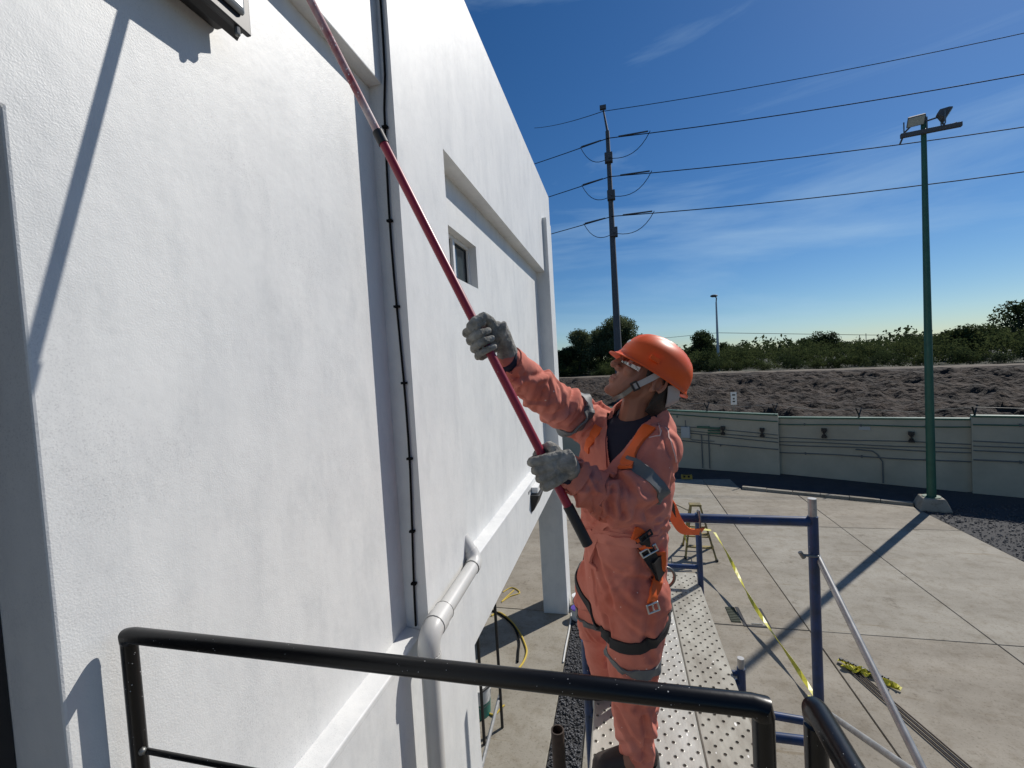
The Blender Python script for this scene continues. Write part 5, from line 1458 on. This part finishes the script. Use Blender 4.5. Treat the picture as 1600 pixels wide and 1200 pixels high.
# --- gloves gripping the pole
def glove(name, cpt, nrm_dir, wrist, thumb_up=1):
    c = PA + pd * ((cpt - PA).dot(pd))
    n = Vector(nrm_dir); n = (n - pd * n.dot(pd)).normalized()       # from palm towards pole
    h = pd.cross(n).normalized()
    wd = wrist - c
    if h.dot(wd) > 0: h = -h                                         # knuckles point away from the wrist
    mb = MB()
    R = .0128 + .0105
    offs = (.037, .0125, -.0125, -.0365); tl = (4.15, 4.5, 4.4, 4.0); fr = (.0104, .0108, .0105, .0094)
    def pol(phi, r, o): return c + pd * o * thumb_up + (-n) * (math.cos(phi) * r) + h * (math.sin(phi) * r)
    wp = c - n * .036 - h * .052 - pd * .004 * thumb_up
    for o, e, f in zip(offs, tl, fr):
        kn = pol(.72, .044, o * 1.06)
        mb.capsule([wp + pd * o * .62 * thumb_up, (wp + kn) / 2 + pd * o * .3 * thumb_up - n * .006, kn], [.015, .0165, .0135], 12)
        pts = [kn, pol(1.15, .041, o), pol(1.75, R + .011, o), pol(2.5, R + .003, o), pol(3.3, R, o), pol(e, R + .001, o)]
        mb.capsule(pts, [f * 1.12, f * 1.1, f * 1.06, f, f, f * .92], 12)
    # palm pad and thumb
    mb.ellipsoid(c - n * .030 - h * .012, pd * .043, h * .038, n * .017, 16, 10)
    th0 = c - n * .030 - h * .040 + pd * .016 * thumb_up
    mb.capsule([th0, c - n * .016 - h * .038 + pd * .040 * thumb_up, c + n * .010 - h * .030 + pd * .052 * thumb_up, c + n * .026 - h * .004 + pd * .050 * thumb_up, c + n * .024 + h * .016 + pd * .044 * thumb_up], [.018, .0155, .0135, .0125, .0108], 12)
    w1 = wp.lerp(wrist, .55)
    mb.capsule([wp + h * .012, wp, w1, wrist], [.027, .028, .031, .035], 16)
    me = remesh(mb, .0020, 1, .4)
    V = coords(me); N = normals(me); setco(me, V + N * (.0011 * fbm(V, 70, 2.2) + .0009 * fbm(V, 160, 5.0))[:, None])
    return link(name, me, M['glove'], person)
glove('glove', W(853, 731, 1.235), (-.25, .95, 0), J['wrL'].lerp(J['elL'], .03))
glove('glove', W(759, 527, 1.21), (.15, -.98, .1), J['wrR'].lerp(J['elR'], .03))
for a, b in (('wrL', 'elL'), ('wrR', 'elR')):
    c = J[a] + (J[a] - J[b]).normalized() * .012
    ax = (J[b] - J[a]).normalized(); e1 = ax.orthogonal().normalized(); e2 = ax.cross(e1)
    put('glove_cuff', MB().loft([[c + ax * t + (e1 * math.cos(q) + e2 * math.sin(q)) * r for q in np.linspace(0, 2*math.pi, 24, endpoint=False)] for t, r in ((-.012, .0385), (-.006, .0405), (.006, .0405), (.012, .0385))]), 'navy')

# --- boots
for s in ('L', 'R'):
    a = J['an' + s]; f = Vector((-.93, -.36, 0)).normalized() if s == 'L' else Vector((-.96, -.1, 0)).normalized(); l = Vector((-f.y, f.x, 0))
    mb = MB(); g = Vector((a.x, a.y, PZ + .005))
    mb.capsule([g + f * -.05 + V3(0, 0, .045), g + f * .03 + V3(0, 0, .05), g + f * .14 + V3(0, 0, .040)], [.042, .046, .040], 14)
    mb.capsule([g + V3(0, 0, .05), g + V3(0, 0, .17)], [.048, .050], 14)
    me = remesh(mb, .006, 2); V = coords(me); V[:, 2] = np.maximum(V[:, 2], PZ + .02); setco(me, V)
    bo = link('boot', me, M['boot'], person)
    out = [(-.095, .0), (-.08, .04), (0, .046), (.10, .052), (.17, .036), (.186, 0), (.17, -.036), (.10, -.048), (0, -.044), (-.08, -.038)]
    MB().loft([[g + f * x + l * y + V3(0, 0, z) for x, y in out] for z in (-.0035, .022)]).build('sole', M['rubber'], bo, bevel=.003, fix=True)

# --- hair, hard hat, straps and safety glasses
mb = MB(); rings = []
for u, k in ((.060, 1.0), (.035, 1.0), (.01, 1.0), (-.015, .98), (-.04, .95), (-.062, .90), (-.085, .84), (-.105, .74)):
    rr = []
    for t in np.linspace(1.45, 2*math.pi - 1.45, 28):
        ff = -.012 + .101 * math.cos(t); ll = .081 * math.sin(t)
        kk = k if abs(t - math.pi) < 1.15 else min(k, 1.0)
        rr.append(hp(ff * kk + (-.006 if u < 0 else 0), ll * kk, u if abs(t - math.pi) < 1.2 else max(u, .0)))
    rings.append(rr + [hp(-.02, 0, max(u, 0))])
mb.loft(rings); hair = put('hair', mb, 'hair')
for s in (-1, 1): put('sideburn', MB().ellipsoid(hp(.012, .072 * s, .010), HF * .014, HL * .006, HU * .026, 10, 8), 'hair')
mb = MB(); NS = 64; U0 = .026
def helm(t, phi, inner=0.0):
    fr = .124 if math.cos(phi) > 0 else .128
    a, b = fr - inner, .104 - inner
    s_ = math.sin(t * math.pi / 2) ** .92; c_ = math.cos(t * math.pi / 2) ** .86 if t < 1 else 0
    f = a * math.cos(phi) * s_; l = b * math.sin(phi) * s_
    u = U0 + (.106 - inner) * c_
    if inner == 0:                                 # three raised ribs over the crown
        k = max(0, min(1, (c_ - .35) / .3)) * (1 if math.cos(phi) < .95 or t < .8 else 0)
        u += k * (.0055 * math.exp(-(l / .007) ** 2) + .0045 * math.exp(-((abs(l) - .030) / .006) ** 2))
    return f - .004, l, u
rings = []
for t in np.linspace(.03, .985, 22): rings.append([hp(*helm(t, ph)) for ph in np.linspace(0, 2*math.pi, NS, endpoint=False)])
for e, du in ((.004, -.006), (.0085, -.012), (.014, -.0125), (.0145, -.0165), (.008, -.0165), (-.002, -.012)):
    rr = []
    for ph in np.linspace(0, 2*math.pi, NS, endpoint=False):
        f, l, u = helm(1.0, ph); vis = max(0, math.cos(ph)) ** 2.2
        ext = e * (.55 + .45 * abs(math.cos(ph))) + (.014 * vis * max(0, min(1, (e - .002) / .012)))
        rr.append(hp(f + math.cos(ph) * ext, l + math.sin(ph) * ext * .9, U0 + du - .010 * vis * min(1, max(0, e / .014)) - .004 * math.sin(ph) ** 2))
    rings.append(rr)
for t in np.linspace(.97, .05, 12): rings.append([hp(*helm(t, ph, .0045)) for ph in np.linspace(0, 2*math.pi, NS, endpoint=False)])
mb.loft(rings[::-1]); hat = put('hard_hat', mb, 'helmet')
for s in (-1, 1):
    c = hp(.036, .1075 * s, U0 + .017)
    put('lug', MB().obox(c, HF * .016, HL * .005, HU * .007), 'helmet', hat, False)
c = hp(.112, 0, U0 + .035); put('badge', MB().ellipsoid(c, HF * .006, HL * .016, HU * .010, 12, 6), 'bucket_white', hat)
# chin strap with its buckle
def hstrap(pts, w, side, m, name='chin_strap', th=.0022, parent=hat):
    P = spl([hp(*p) for p in pts], 18) if len(pts) > 2 else [hp(*pts[0]).lerp(hp(*pts[1]), t) for t in np.linspace(0, 1, 8)]
    mb = MB(); vs = []
    for i, p in enumerate(P):
        t = (P[min(i+1, len(P)-1)] - P[max(i-1, 0)]).normalized(); n = (HL * side + (p - HC).normalized() * .4); n = (n - t * n.dot(t)).normalized(); s = n.cross(t)
        vs += [p + s*w/2 + n*th, p - s*w/2 + n*th, p - s*w/2 - n*th, p + s*w/2 - n*th]
    fs = [(0,1,2,3)]
    for i in range(len(P) - 1):
        for j in range(4): fs.append((4*i+j, 4*i+4+j, 4*i+4+(j+1) % 4, 4*i+(j+1) % 4))
    n_ = len(P) - 1; fs.append((4*n_+3, 4*n_+2, 4*n_+1, 4*n_)); mb.add(vs, fs); return put(name, mb, m, parent, False)
for s in (-1, 1):
    hstrap([(-.008, .096 * s, .022), (.014, .086 * s, -.022), (.033, .070 * s, -.058)], .019, s, 'grey_strap')
    hstrap([(.033, .069 * s, -.058), (.044, .050 * s, -.100), (.052, .0, -.124)], .015, s, 'skin' if False else 'dsteel')
    hstrap([(-.066, .083 * s, .012), (-.082, .075 * s, -.010), (-.100, .055 * s, -.034), (-.112, .0, -.046)], .040, s, 'grey_strap', 'nape_strap')
    q = hp(.032, .074 * s, -.056); a = (hp(.032, .074*s, -.056) - hp(.014, .086*s, -.022)).normalized(); b = HL.cross(a).normalized()
    cs = [q + a * .009 * x + b * .0125 * y for x, y in ((-1,-1),(1,-1),(1,1),(-1,1))]; mbb = MB()
    for i in range(4): mbb.capsule([cs[i], cs[(i+1) % 4]], .0030, 8)
    put('buckle', mbb, 'blackmat', hat)
hstrap([(-.100, -.03, -.056), (-.110, 0, -.062), (-.100, .03, -.056)], .018, 0.01, 'blackmat', 'ratchet')
mb = MB(); rings = []
for u, r in ((.030, 1.0), (.012, 1.02), (-.006, 1.0), (-.0065, .975), (.012, .995), (.030, .975)):
    rings.append([hp(.012 + .092 * math.cos(t) * r, .082 * math.sin(t) * r, u - .004 * math.cos(t) - .006 * (math.sin(t) ** 2)) for t in np.linspace(-1.15, 1.15, 30)])
mb.loft([list(r) for r in zip(*rings)]); gl = put('safety_glasses', mb, 'goggle')
for s in (-1, 1):
    put('temple_arm', MB().tube([hp(.050, .0755 * s, .014), hp(.01, .080 * s, .010), hp(-.03, .080 * s, .006)], .0028, 6), 'goggle', gl)
    put('eye', MB().ellipsoid(hp(.078, .031 * s, .010), HF * .011, HL * .013, HU * .010, 12, 8), 'eye')
    put('pupil', MB().ellipsoid(hp(.0865, .031 * s, .0115), HF * .0035, HL * .0055, HU * .0055, 10, 6), 'hair')
    put('eyebrow', MB().capsule([hp(.088, .016 * s, .042), hp(.084, .034 * s, .044), hp(.072, .050 * s, .038)], .0042, 8), 'hair')
put('lips', MB().capsule([hp(.089, -.019, -.068), hp(.0975, 0, -.067), hp(.089, .019, -.068)], [.0030, .0048, .0030], 8), 'lip')
